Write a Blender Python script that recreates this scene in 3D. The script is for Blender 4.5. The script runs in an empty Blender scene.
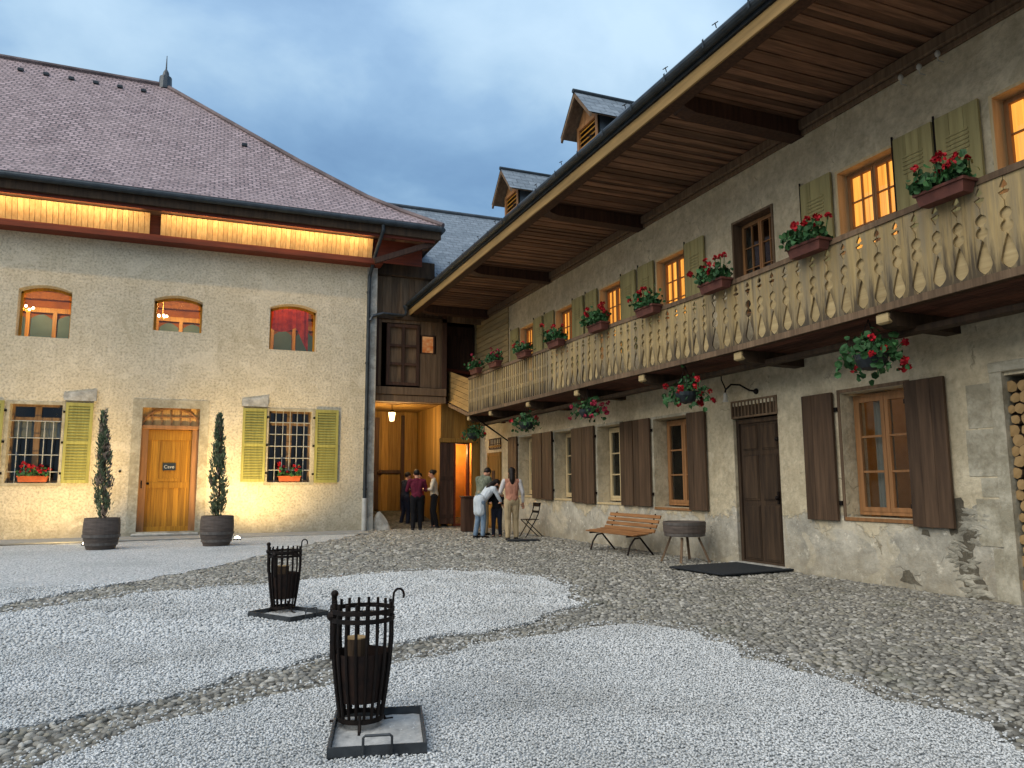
import bpy, math, random
import numpy as np
from mathutils import Vector, Matrix
random.seed(7); RNG = np.random.default_rng(11)
SC = bpy.context.scene
COL = SC.collection
R = math.radians
W = 8.45      # front plane of the farmhouse (faces -X)
D = 22.9      # front plane of the manor house (faces -Y)

# ---------------------------------------------------------------- helpers
def lin(h):
    h = h.lstrip('#'); out = []
    for i in (0, 2, 4):
        c = int(h[i:i+2], 16) / 255
        out.append(c/12.92 if c <= .04045 else ((c+.055)/1.055)**2.4)
    return tuple(out)

class MB:
    """collects primitives; tf maps (u, out, z) to world"""
    def __init__(s, tf=None): s.v = []; s.f = []; s.tf = tf
    def add(s, vs, fs):
        n = len(s.v)
        s.v += [tuple(s.tf(*p)) if s.tf else tuple(p) for p in vs]
        s.f += [tuple(i+n for i in f) for f in fs]
        return s
    def box(s, a0, a1, b0, b1, c0, c1):
        return s.add([(a0,b0,c0),(a1,b0,c0),(a1,b1,c0),(a0,b1,c0),(a0,b0,c1),(a1,b0,c1),(a1,b1,c1),(a0,b1,c1)],
                     [(0,3,2,1),(4,5,6,7),(0,1,5,4),(1,2,6,5),(2,3,7,6),(3,0,4,7)])
    def bbox(s, a0, a1, b0, b1, c0, c1, e=.008):
        """box with chamfered vertical-ish edges (12-gon shell): inset caps on c axis"""
        e = min(e, (a1-a0)*.3, (b1-b0)*.3, (c1-c0)*.3)
        def ring(c, k): return [(a0+k,b0+k,c),(a1-k,b0+k,c),(a1-k,b1-k,c),(a0+k,b1-k,c)]
        v = ring(c0,e)+ring(c0+e,0)+ring(c1-e,0)+ring(c1,e)
        f = [(3,2,1,0),(12,13,14,15)]
        for r in range(3):
            for i in range(4):
                j=(i+1)%4; f.append((r*4+i,r*4+j,r*4+4+j,r*4+4+i))
        return s.add(v,f)
    def bar(s, p, q, w, h=None, up=(0,0,1)):
        h = h or w
        p = Vector(p); q = Vector(q); d = (q-p).normalized(); up = Vector(up)
        if abs(d.dot(up)) > .98: up = Vector((0,1,0))
        a = d.cross(up).normalized()*w/2; b = a.cross(d).normalized()*h/2
        vs = [p-a-b,p+a-b,p+a+b,p-a+b,q-a-b,q+a-b,q+a+b,q-a+b]
        return s.add([tuple(x) for x in vs], [(0,3,2,1),(4,5,6,7),(0,1,5,4),(1,2,6,5),(2,3,7,6),(3,0,4,7)])
    def tube(s, pts, r, n=8, cap=True):
        pts = [Vector(p) for p in pts]; rs = r if isinstance(r,(list,tuple)) else [r]*len(pts)
        vs=[]; fs=[]; prev=None
        for i,p in enumerate(pts):
            d = (pts[min(i+1,len(pts)-1)]-pts[max(i-1,0)]).normalized()
            if prev is None:
                a = d.orthogonal().normalized()
            else:
                a = (prev - d*prev.dot(d))
                a = a.normalized() if a.length>1e-6 else d.orthogonal().normalized()
            prev = a; b = d.cross(a)
            for k in range(n):
                t = 2*math.pi*k/n
                vs.append(tuple(p + (a*math.cos(t)+b*math.sin(t))*rs[i]))
        for i in range(len(pts)-1):
            for k in range(n):
                fs.append((i*n+k,i*n+(k+1)%n,(i+1)*n+(k+1)%n,(i+1)*n+k))
        if cap:
            fs.append(tuple(range(n-1,-1,-1))); m=(len(pts)-1)*n; fs.append(tuple(m+k for k in range(n)))
        return s.add(vs,fs)
    def lathe(s, prof, c=(0,0,0), n=24, cap=True):
        vs=[];fs=[]
        for r,z in prof:
            for k in range(n):
                t=2*math.pi*k/n; vs.append((c[0]+r*math.cos(t),c[1]+r*math.sin(t),c[2]+z))
        for i in range(len(prof)-1):
            for k in range(n): fs.append((i*n+k,i*n+(k+1)%n,(i+1)*n+(k+1)%n,(i+1)*n+k))
        if cap:
            fs.append(tuple(range(n-1,-1,-1))); m=(len(prof)-1)*n; fs.append(tuple(m+k for k in range(n)))
        return s.add(vs,fs)
    def sph(s, c, r, n=8, m=6, sc=(1,1,1)):
        vs=[(c[0],c[1],c[2]-r*sc[2])];fs=[]
        for i in range(1,m):
            p=math.pi*i/m
            for k in range(n):
                t=2*math.pi*k/n
                vs.append((c[0]+r*sc[0]*math.sin(p)*math.cos(t),c[1]+r*sc[1]*math.sin(p)*math.sin(t),c[2]-r*sc[2]*math.cos(p)))
        vs.append((c[0],c[1],c[2]+r*sc[2])); L=len(vs)-1
        for k in range(n):
            fs.append((0,1+(k+1)%n,1+k)); fs.append((L,L-n+k,L-n+(k+1)%n))
        for i in range(m-2):
            for k in range(n):
                a=1+i*n; fs.append((a+k,a+(k+1)%n,a+n+(k+1)%n,a+n+k))
        return s.add(vs,fs)
    def cap(s, p0, r0, p1, r1, n=10):
        s.sph(p0,r0,n,6); s.sph(p1,r1,n,6); return s.tube([p0,p1],[r0,r1],n)
    def prism(s, poly, fn0, fn1):
        """poly: 2-D points; fn0/fn1 map a 2-D point to the two faces"""
        n=len(poly); vs=[fn0(p) for p in poly]+[fn1(p) for p in poly]
        fs=[tuple(range(n-1,-1,-1)),tuple(range(n,2*n))]+[(i,(i+1)%n,n+(i+1)%n,n+i) for i in range(n)]
        return s.add(vs,fs)
    def quad(s,*p): return s.add(p,[tuple(range(len(p)))])

def rootloc(o):
    v = Vector((0,0,0))
    while o is not None: v += o.location; o = o.parent
    return v

def part(name, mb, mat, parent=None, smooth=False, loc=None):
    """one mesh object; mb in world coordinates (or local to its own loc when it has no parent)"""
    off = rootloc(parent) if parent else Vector(loc or (0,0,0))
    me = bpy.data.meshes.new(name)
    me.from_pydata([(v[0]-off.x, v[1]-off.y, v[2]-off.z) for v in mb.v], [], mb.f)
    if smooth: me.shade_smooth()
    for m in (mat if isinstance(mat,(list,tuple)) else [mat]): me.materials.append(m)
    o = bpy.data.objects.new(name, me); COL.objects.link(o)
    if parent: o.parent = parent
    else: o.location = off
    return o

def pieces(name, mb, mat, parent, smooth=False):
    """like part(), one object per separate shape of the builder"""
    p=list(range(len(mb.v)))
    def find(i):
        while p[i]!=i: p[i]=p[p[i]]; i=p[i]
        return i
    for f in mb.f:
        for i in f[1:]: p[find(i)]=find(f[0])
    groups={}
    for f in mb.f: groups.setdefault(find(f[0]),[]).append(f)
    out=[]
    for fs in groups.values():
        idx=sorted({i for f in fs for i in f}); mp={i:k for k,i in enumerate(idx)}
        q=MB(); q.v=[mb.v[i] for i in idx]; q.f=[tuple(mp[i] for i in f) for f in fs]
        out.append(part(name,q,mat,parent,smooth))
    return out
def np_obj(name, V, F, mat, smooth=False, parent=None):
    me = bpy.data.meshes.new(name)
    n = F.shape[0]; k = F.shape[1]
    me.vertices.add(len(V)); me.vertices.foreach_set('co', V.astype(np.float32).ravel())
    me.loops.add(n*k); me.loops.foreach_set('vertex_index', F.astype(np.int32).ravel())
    me.polygons.add(n); me.polygons.foreach_set('loop_start', np.arange(0,n*k,k,dtype=np.int32))
    me.update(calc_edges=True); me.validate()
    if smooth: me.shade_smooth()
    me.materials.append(mat)
    o = bpy.data.objects.new(name, me); COL.objects.link(o)
    if parent: o.parent = parent
    return o

def thing(name, label, cat, loc=(0,0,0), rz=0, group=None):
    o = bpy.data.objects.new(name, None); COL.objects.link(o); o.empty_display_size=.1
    o.location = loc; o.rotation_euler = (0,0,rz)
    o['label']=label; o['category']=cat
    if group: o['group']=group
    return o
def tag(o, label, cat, group=None):
    o['label']=label; o['category']=cat
    if group: o['group']=group
    return o
def kind(o, k): o['kind']=k; return o
def dup(root, loc, rz=0, label=None, group=None, scale=None):
    r=root.copy(); COL.objects.link(r); r.location=loc; r.rotation_euler=(0,0,rz)
    if label: r['label']=label
    if group: r['group']=group
    if scale: r.scale=scale
    for ch in list(root.children):
        c=ch.copy(); COL.objects.link(c); c.parent=r
        for g in ch.children:
            d=g.copy(); COL.objects.link(d); d.parent=c
    return r

# ---------------------------------------------------------------- materials
MATS={}
def nd(nt, typ, **kw):
    n=nt.nodes.new(typ)
    for k,v in kw.items(): setattr(n,k,v)
    return n
def mixc(nt, fac, a, b, blend='MIX'):
    m=nd(nt,'ShaderNodeMix',data_type='RGBA',blend_type=blend)
    for sock,val in ((m.inputs[0],fac),(m.inputs[6],a),(m.inputs[7],b)):
        if hasattr(val,'is_linked') or hasattr(val,'links'): nt.links.new(val,sock)
        elif isinstance(val,(int,float)): sock.default_value=val
        else: sock.default_value=(*val[:3],1)
    return m.outputs[2]
def ramp(nt, inp, stops):
    r=nd(nt,'ShaderNodeValToRGB'); el=r.color_ramp.elements
    while len(el)<len(stops): el.new(.5)
    for e,(p,c) in zip(el,stops):
        e.position=p; e.color=(c,c,c,1) if isinstance(c,(int,float)) else (*c[:3],1)
    nt.links.new(inp,r.inputs[0]); return r.outputs[0]
def coords(nt, scale=(1,1,1), kind='Object'):
    tc=nd(nt,'ShaderNodeTexCoord'); mp=nd(nt,'ShaderNodeMapping'); mp.inputs['Scale'].default_value=scale
    nt.links.new(tc.outputs[kind],mp.inputs[0]); return mp.outputs[0]
def noise(nt, vec, scale, detail=4, rough=.6, dist=0):
    n=nd(nt,'ShaderNodeTexNoise'); n.inputs['Scale'].default_value=scale; n.inputs['Detail'].default_value=detail
    n.inputs['Roughness'].default_value=rough; n.inputs['Distortion'].default_value=dist
    nt.links.new(vec,n.inputs['Vector']); return n.outputs['Fac']
def voro(nt, vec, scale, feature='F1', out='Distance', rnd=1):
    n=nd(nt,'ShaderNodeTexVoronoi',feature=feature); n.inputs['Scale'].default_value=scale
    n.inputs['Randomness'].default_value=rnd
    nt.links.new(vec,n.inputs['Vector']); return n.outputs[out]
def mth(nt, op, a, b=0.):
    m=nd(nt,'ShaderNodeMath',operation=op)
    for s,v in ((m.inputs[0],a),(m.inputs[1],b)):
        if isinstance(v,(int,float)): s.default_value=v
        else: nt.links.new(v,s)
    return m.outputs[0]
def newmat(name):
    m=bpy.data.materials.new(name); m.use_nodes=True; nt=m.node_tree
    b=nt.nodes['Principled BSDF']; MATS[name]=m
    return m,nt,b
def bump(nt,b,h,strength,dist):
    n=nd(nt,'ShaderNodeBump'); n.inputs['Strength'].default_value=strength; n.inputs['Distance'].default_value=dist
    nt.links.new(h,n.inputs['Height']); nt.links.new(n.outputs[0],b.inputs['Normal'])
def simple(name, c1, c2=None, scale=6, stretch=(1,1,1), rough=.75, metal=0, bs=.2, bd=.01, island=0., detail=5, spec=.3):
    """two-tone noise material with a bump and a tint per loose piece"""
    m,nt,b=newmat(name); v=coords(nt,stretch)
    c1=lin(c1) if isinstance(c1,str) else c1; c2=lin(c2) if isinstance(c2,str) else (c2 or tuple(x*.7 for x in c1))
    n=noise(nt,v,scale,detail); f=ramp(nt,n,[(.3,0.),(.7,1.)])
    col=mixc(nt,f,c1,c2)
    if island:
        g=nd(nt,'ShaderNodeNewGeometry')
        k=ramp(nt,g.outputs['Random Per Island'],[(0,1-island),(1,1+island*.6)])
        col=mixc(nt,1.,col,k,'MULTIPLY')
    nt.links.new(col,b.inputs['Base Color'])
    b.inputs['Roughness'].default_value=rough; b.inputs['Metallic'].default_value=metal
    b.inputs['Specular IOR Level'].default_value=spec
    if bs: bump(nt,b,n,bs,bd)
    return m
def emit(name,col,strength,c2=None,scale=3,stretch=(1,1,1)):
    m=bpy.data.materials.new(name); m.use_nodes=True; nt=m.node_tree; MATS[name]=m
    nt.nodes.remove(nt.nodes['Principled BSDF']); e=nd(nt,'ShaderNodeEmission'); out=nt.nodes['Material Output']
    e.inputs[1].default_value=strength; e.inputs[0].default_value=(*col,1)
    if c2:
        v=coords(nt,stretch); f=ramp(nt,noise(nt,v,scale,2),[(.35,0.),(.65,1.)])
        nt.links.new(mixc(nt,f,col,c2),e.inputs[0])
    nt.links.new(e.outputs[0],out.inputs[0]); return m

def plaster(name, base, dark, pale, rough_scale, rough_bump, zpatch=None, streak=.25, midk=.75, finek=.35, cracks=False, dirt=0):
    m,nt,b=newmat(name); v=coords(nt)
    base,dark,pale=lin(base),lin(dark),lin(pale)
    big=noise(nt,v,.55,6,.62); mid=noise(nt,v,3.2,7,.68); fine=noise(nt,v,rough_scale,4,.65)
    col=mixc(nt,ramp(nt,big,[(.36,0.),(.66,1.)]),base,pale)
    col=mixc(nt,ramp(nt,mid,[(.42,midk),(.62,0.)]),col,dark)
    vs=coords(nt,(2.6,2.6,.22)); st=noise(nt,vs,1.7,5,.7)
    col=mixc(nt,mth(nt,'MULTIPLY',ramp(nt,st,[(.52,0.),(.72,1.)]),streak),col,dark)
    col=mixc(nt,ramp(nt,fine,[(.3,finek),(.55,0.)]),col,tuple(x*.45 for x in dark))
    h=mth(nt,'ADD',fine,mth(nt,'MULTIPLY',mid,.6))
    if zpatch:
        sx=nd(nt,'ShaderNodeSeparateXYZ'); tc=nd(nt,'ShaderNodeTexCoord'); nt.links.new(tc.outputs['Object'],sx.inputs[0])
        pn=noise(nt,v,1.3,7,.7)
        edge=mth(nt,'ADD',mth(nt,'SUBTRACT',zpatch[0],sx.outputs[2]),mth(nt,'MULTIPLY',mth(nt,'SUBTRACT',pn,.5),zpatch[1]))
        e=ramp(nt,edge,[(.0,0.),(.045,1.)])
        pa=mixc(nt,ramp(nt,noise(nt,v,2.3,8,.72),[(.4,0.),(.62,1.)]),lin(zpatch[2]),lin(zpatch[3]))
        pa=mixc(nt,ramp(nt,noise(nt,v,5.,7,.75),[(.57,0.),(.66,1.)]),pa,lin(zpatch[4]))
        col=mixc(nt,e,col,pa); h=mth(nt,'SUBTRACT',h,mth(nt,'MULTIPLY',e,.5))
        rim=ramp(nt,edge,[(0.,0.),(.02,1.),(.1,0.)])
        col=mixc(nt,mth(nt,'MULTIPLY',rim,.55),col,lin('#b9b09a'))
    # sharp-edged repairs, hairline cracks, splashed foot of the wall
    rp=noise(nt,coords(nt,(1,1,1.4)),.85,5,.55,.6); col=mixc(nt,mth(nt,'MULTIPLY',ramp(nt,rp,[(.60,0.),(.615,1.)]),.38),col,pale)
    rp2=noise(nt,coords(nt,(1.2,1.2,.8)),1.25,6,.6,.8); col=mixc(nt,mth(nt,'MULTIPLY',ramp(nt,rp2,[(.635,0.),(.65,1.)]),.4),col,dark)
    if cracks:
        dv=nd(nt,'ShaderNodeVectorMath',operation='ADD'); nn_=nd(nt,'ShaderNodeTexNoise'); nn_.inputs['Scale'].default_value=2.4; nn_.inputs['Detail'].default_value=6
        nt.links.new(v,nn_.inputs['Vector']); sc_=nd(nt,'ShaderNodeVectorMath',operation='SCALE'); sc_.inputs[3].default_value=.7; nt.links.new(nn_.outputs['Color'],sc_.inputs[0])
        nt.links.new(v,dv.inputs[0]); nt.links.new(sc_.outputs[0],dv.inputs[1])
        ck=ramp(nt,voro(nt,dv.outputs[0],.55,'DISTANCE_TO_EDGE'),[(.0,1.),(.007,0.)]); ck=mth(nt,'MULTIPLY',ck,ramp(nt,mid,[(.5,0.),(.6,.5)]))
        col=mixc(nt,ck,col,tuple(x*.3 for x in dark)); h=mth(nt,'SUBTRACT',h,ck)
    if dirt:
        tc2=nd(nt,'ShaderNodeTexCoord'); sx2=nd(nt,'ShaderNodeSeparateXYZ'); nt.links.new(tc2.outputs['Object'],sx2.inputs[0])
        dz=mth(nt,'ADD',sx2.outputs[2],mth(nt,'MULTIPLY',mth(nt,'SUBTRACT',mid,.5),1.6))
        col=mixc(nt,mth(nt,'MULTIPLY',ramp(nt,dz,[(.05,1.),(.55,0.)]),dirt),col,tuple(x*.75 for x in dark))
    nt.links.new(col,b.inputs['Base Color']); b.inputs['Roughness'].default_value=.93; b.inputs['Specular IOR Level'].default_value=.15
    bump(nt,b,h,rough_bump,.03); return m

plaster('manor_plaster','#cfc5ad','#aa9f86','#dcd3bf',17,1.,streak=.3,midk=.28,finek=.62,dirt=.45)
plaster('farm_plaster','#cdc0a2','#a89b80','#dbcfb3',11,.7,zpatch=(.85,1.9,'#c3bdad','#989488','#e2dccb'),midk=.55,streak=.45,cracks=True,dirt=.5)
plaster('stone_trim','#b5ae9a','#8f8874','#c5bfac',14,.4)
plaster('grey_stone','#bab8b0','#8a877f','#cac8c0',8,.6)
plaster('rubble','#a7a292','#7a766a','#bdb8a8',7,.8); plaster('rubble_mortar','#6f695b','#4c473d','#857e6e',9,1.)
simple('wood_dark','#523a2e','#33231b',3,(6,6,.5),.7,bs=.35,bd=.006,island=.35)
simple('wood_shutter','#5f4a38','#3d2e22',3,(5,5,.35),.65,bs=.35,bd=.006,island=.25)
simple('wood_black','#4d3c2c','#2d2219',3,(4,4,.5),.75,bs=.3,island=.3)
simple('wood_soffit','#957158','#5c4435',3,(.5,6,6),.75,bs=.3,bd=.006,island=.55)
simple('wood_deck','#744838','#4a2d23',3,(6,.4,6),.8,bs=.3,island=.4)
simple('wood_grey','#7d6751','#574636',3,(6,6,.4),.85,bs=.3,bd=.006,island=.25)
simple('wood_frame','#a9794f','#85603c',3,(6,6,.5),.55,bs=.15,island=.12)
simple('wood_worn','#8a6f52','#66503a',3,(6,6,.5),.65,bs=.15,island=.12)
simple('wood_cream','#d6c298','#bba47a',3,(6,6,.5),.6,bs=.12,island=.08)
simple('wood_orange','#c48d2c','#94641c',3,(8,8,.35),.45,bs=.2,bd=.005,island=.25)
simple('wood_valance','#d8b47a','#b58a52',3,(7,7,.4),.6,bs=.25,island=.22)
simple('wood_red','#6b2f1c','#4a1f12',3,(.4,5,5),.6,bs=.2)
simple('wood_yellow','#a07a3c','#75521f',3,(7,7,.3),.7,bs=.3,bd=.006,island=.3)
simple('wood_fascia','#a98a58','#826a42',3,(4,.3,4),.7,bs=.2,island=.1)
simple('wood_pale','#bba67b','#9a855e',3,(4,.4,6),.8,bs=.25,island=.15)
simple('wood_bench','#9c7048','#7a5230',3,(6,.5,6),.5,bs=.2,island=.2)
simple('shutter_green','#a3a05a','#858246',3,(5,5,.5),.6,bs=.12,island=.1)
simple('shutter_khaki','#aaa070','#8a8156',2.5,(5,5,.4),.7,bs=.2,island=.12)
simple('zinc','#5f6468','#474c50',4,rough=.45,metal=.6,bs=.05)
simple('zinc_dark','#444b50','#30363a',4,rough=.5,metal=.5,bs=.05)
simple('white_pipe','#c9c9c4','#aeaea8',5,rough=.5,bs=.03)
simple('iron','#1d1b1b','#2c2420',18,rough=.6,metal=.7,bs=.25,bd=.004)
simple('rusty_iron','#37271f','#1c1717',14,rough=.75,metal=.4,bs=.3,bd=.004)
simple('iron_bars','#b9bab6','#95968f',9,rough=.5,metal=.2,bs=.05)
simple('steel_tray','#54585b','#34373a',9,rough=.5,metal=.6,bs=.15,bd=.004)
simple('ash','#b9b9b6','#8e8f8e',16,rough=1,bs=.4)
simple('bark','#5d4a38','#3b2e22',9,(3,3,.6),.9,bs=.6,bd=.01,island=.2)
simple('log_end','#b9996b','#8f734b',5,rough=.85,bs=.2,island=.3)
simple('terracotta','#6f443b','#4f302a',7,rough=.8,bs=.1,island=.1)
simple('terracotta_bright','#b8613a','#98492a',7,rough=.7,bs=.1)
simple('planter','#665b54','#4a423d',5,(1,1,6),.75,bs=.35,island=.1)
simple('hoop','#6d6864','#524d49',8,rough=.55,metal=.3,bs=.1)
simple('cypress','#7b8766','#556246',9,rough=.8,bs=0,island=.5)
simple('cypress_dry','#a38f7b','#77655a',9,rough=.85,bs=0,island=.4)
simple('leaf','#3f6b3a','#24472a',12,rough=.6,bs=0,island=.45)
simple('petal','#c8202c','#8f1020',12,rough=.6,bs=0,island=.3)
simple('petal_pink','#b83a52','#8f1f3c',12,rough=.6,bs=0,island=.3)
simple('mat_rubber','#2b2f33','#1f2225',40,rough=.95,bs=.5,bd=.006)
simple('skin','#c99a80','#b58268',20,rough=.6,bs=0)
simple('hair_dark','#1f1714','#120d0b',20,(3,3,.6),.55,bs=.4)
simple('shoe','#17151a','#0e0d10',10,rough=.5,bs=0)
def cloth(n,a,b_,s=6): return simple(n,a,b_,s,(2.2,2.2,.8),rough=.9,bs=1.,bd=.05)
cloth('cloth_navy','#1d2233','#141826'); cloth('cloth_black','#16161b','#0e0e12'); cloth('cloth_maroon','#6b2038','#521528')
cloth('cloth_red','#a02a35','#7d1c28'); cloth('cloth_cream','#cfc8ba','#b3ab9c'); cloth('cloth_lightblue','#b5c3d0','#9fb0c0')
cloth('cloth_pale','#cfd8df','#b9c5cf'); cloth('cloth_jean','#7d92a8','#62788f'); cloth('cloth_peach','#c08a72','#a87560'); cloth('cloth_beige','#b8a583','#a08e6e')
cloth('cloth_camo','#8f9482','#3f4a3c',9); cloth('cloth_khaki','#a8977c','#8a7a62'); cloth('cloth_white','#d5d3d3','#bdbbbd')
simple('curtain_net','#a9a28e','#8c8674',3,(8,8,.3),.9,bs=.2)
simple('curtain_red','#c4492f','#8a2b20',7,rough=.9,bs=.3)
for _n in ('curtain_net','curtain_red'):
    _m=MATS[_n]; _nt=_m.node_tree; _b=_nt.nodes['Principled BSDF']; _t=nd(_nt,'ShaderNodeBsdfTranslucent'); _x=nd(_nt,'ShaderNodeMixShader'); _x.inputs[0].default_value=.45
    _nt.links.new(_b.inputs['Base Color'].links[0].from_socket,_t.inputs[0]); _nt.links.new(_b.outputs[0],_x.inputs[1]); _nt.links.new(_t.outputs[0],_x.inputs[2]); _nt.links.new(_x.outputs[0],_nt.nodes['Material Output'].inputs[0])
simple('wood_beam','#8a5522','#673c15',3,(5,.5,5),.7,bs=.2)
simple('room_wall','#9c5a1c','#744011',2,rough=.8,bs=.1)
simple('room_orange','#cf9d55','#ab7a38',2,rough=.8,bs=.1)
simple('room_dark','#3b342c','#2a251f',2,rough=.9,bs=0)
simple('door_grey','#46646f','#39535d',2,rough=.5,bs=0)
simple('concrete','#9c9d9c','#83847f',5,rough=.95,bs=.4,bd=.01)
simple('sign_dark','#2f3a40','#222b30',5,rough=.5,bs=0)
simple('sign_white','#d9d5c8','#c4c0b3',5,rough=.6,bs=0)
simple('porcelain','#c9c6bd','#b5b2a8',5,rough=.4,bs=0)
WARM=(1.,.56,.13)
emit('lit_curtain',(1.,.37,.055),1.12,(.55,.19,.025),1.5,(11,11,.25))  # room light and the shade of the folds are put into the curtain's emission
emit('lit_dormer',(1.,.45,.12),.25)
emit('lamp_bulb',(1.,.72,.38),14.)
emit('lantern_glow',(1.,.66,.25),7.)
emit('spot_lens',(1.,.85,.6),14.)
emit('led_strip',(1.,.55,.16),3.)

def glass(name='glass', tint=(.9,.95,1.), refl=.12):
    m=bpy.data.materials.new(name); m.use_nodes=True; nt=m.node_tree; MATS[name]=m
    nt.nodes.remove(nt.nodes['Principled BSDF']); out=nt.nodes['Material Output']
    t=nd(nt,'ShaderNodeBsdfTransparent'); t.inputs[0].default_value=(*tint,1)
    g=nd(nt,'ShaderNodeBsdfGlossy'); g.inputs['Roughness'].default_value=.03
    mx=nd(nt,'ShaderNodeMixShader'); lw=nd(nt,'ShaderNodeLayerWeight'); lw.inputs[0].default_value=.5
    sch=mth(nt,'ADD',.035,mth(nt,'MULTIPLY',.9,mth(nt,'POWER',lw.outputs['Facing'],5.)))
    nt.links.new(sch,mx.inputs[0]); nt.links.new(t.outputs[0],mx.inputs[1]); nt.links.new(g.outputs[0],mx.inputs[2])
    nt.links.new(mx.outputs[0],out.inputs[0]); return m
glass()

def fretwood():
    m,nt,b=newmat('wood_fret'); v=coords(nt,(6,6,.5)); n=noise(nt,v,3,5)
    col=mixc(nt,ramp(nt,n,[(.3,0.),(.7,1.)]),lin('#b79f6e'),lin('#937d52'))
    g=nd(nt,'ShaderNodeNewGeometry'); k=ramp(nt,g.outputs['Random Per Island'],[(0,.72),(1,1.1)])
    col=mixc(nt,1.,col,k,'MULTIPLY')
    gr=noise(nt,coords(nt,(7,7,.5)),1.1,6,.7); col=mixc(nt,mth(nt,'MULTIPLY',ramp(nt,gr,[(.42,0.),(.6,1.)]),.8),col,lin('#807560'))
    # rain-blackened lower ends
    tc=nd(nt,'ShaderNodeTexCoord'); sx=nd(nt,'ShaderNodeSeparateXYZ'); nt.links.new(tc.outputs['Object'],sx.inputs[0])
    st=noise(nt,coords(nt,(5,5,.35)),2.4,6,.7)
    low=ramp(nt,mth(nt,'MULTIPLY',mth(nt,'SUBTRACT',sx.outputs[2],3.36),.8),[(0.,.27),(.45,.0),(1.,-.1)])
    f=ramp(nt,mth(nt,'ADD',st,low),[(.56,0.),(.74,1.)])
    col=mixc(nt,mth(nt,'MULTIPLY',f,.88),col,lin('#3a3127'))
    nt.links.new(col,b.inputs['Base Color']); b.inputs['Roughness'].default_value=.85
    bump(nt,b,n,.3,.006)
fretwood()

def tiles(name, cols, bw, bh, mort, bdist=.03):
    m,nt,b=newmat(name); tc=nd(nt,'ShaderNodeTexCoord')
    br=nd(nt,'ShaderNodeTexBrick'); br.offset=.5
    nt.links.new(tc.outputs['UV'],br.inputs['Vector'])
    br.inputs['Color1'].default_value=(*lin(cols[0]),1); br.inputs['Color2'].default_value=(*lin(cols[1]),1); br.inputs['Mortar'].default_value=(*lin(cols[2]),1)
    br.inputs['Scale'].default_value=1.; br.inputs['Mortar Size'].default_value=mort; br.inputs['Mortar Smooth'].default_value=.3
    br.inputs['Brick Width'].default_value=bw; br.inputs['Row Height'].default_value=bh; br.inputs['Bias'].default_value=0
    v=coords(nt); n=noise(nt,v,.9,6,.6)
    col=mixc(nt,ramp(nt,n,[(.35,0.),(.7,.55)]),br.outputs['Color'],lin(cols[3]))
    f2=noise(nt,v,9,3); col=mixc(nt,ramp(nt,f2,[(.4,.35),(.6,0.)]),col,lin(cols[2]))
    nt.links.new(col,b.inputs['Base Color']); b.inputs['Roughness'].default_value=.75
    # each course tilts up towards its lower edge
    sx=nd(nt,'ShaderNodeSeparateXYZ'); nt.links.new(tc.outputs['UV'],sx.inputs[0])
    saw=mth(nt,'FRACT',mth(nt,'DIVIDE',sx.outputs[1],bh))
    h=mth(nt,'SUBTRACT',mth(nt,'SUBTRACT',1.,saw),mth(nt,'MULTIPLY',br.outputs['Fac'],.8))
    bump(nt,b,h,.8,bdist)
tiles('clay_tiles',('#bda5a5','#8f7877','#4c4143','#a89492'),.24,.19,.026,.06)
tiles('slate_tiles',('#87929c','#6b7781','#4b555f','#8b97a1'),.34,.2,.012,.015)

def stones_mat(name, cols, island=True):
    m,nt,b=newmat(name); g=nd(nt,'ShaderNodeNewGeometry'); v=coords(nt)
    r=nd(nt,'ShaderNodeValToRGB'); el=r.color_ramp.elements
    while len(el)<len(cols): el.new(.5)
    for i,(e,c) in enumerate(zip(el,cols)): e.position=i/(len(cols)-1); e.color=(*lin(c),1)
    nt.links.new(g.outputs['Random Per Island'],r.inputs[0])
    n=noise(nt,v,26,4); big=noise(nt,v,.7,4)
    col=mixc(nt,ramp(nt,n,[(.35,.35),(.6,0.)]),r.outputs[0],lin(cols[0]))
    col=mixc(nt,ramp(nt,big,[(.45,0.),(.72,.42)]),col,lin('#6d6a5f'))
    if name=='cobble_stone': col=mixc(nt,mth(nt,'MULTIPLY',ramp(nt,noise(nt,v,1.6,6,.7),[(.56,0.),(.68,1.)]),.45),col,lin('#55583f'))
    nt.links.new(col,b.inputs['Base Color']); b.inputs['Roughness'].default_value=.7
    bump(nt,b,n,.4,.008); return m
stones_mat('cobble_stone',['#5d5c57','#7b7973','#989488','#696761','#bab7ae','#86806f'])
stones_mat('pebble',['#adb0b0','#d4d6d6','#c0c3c3','#e3e4e3','#9a9d9d','#d8dad9'])

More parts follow.
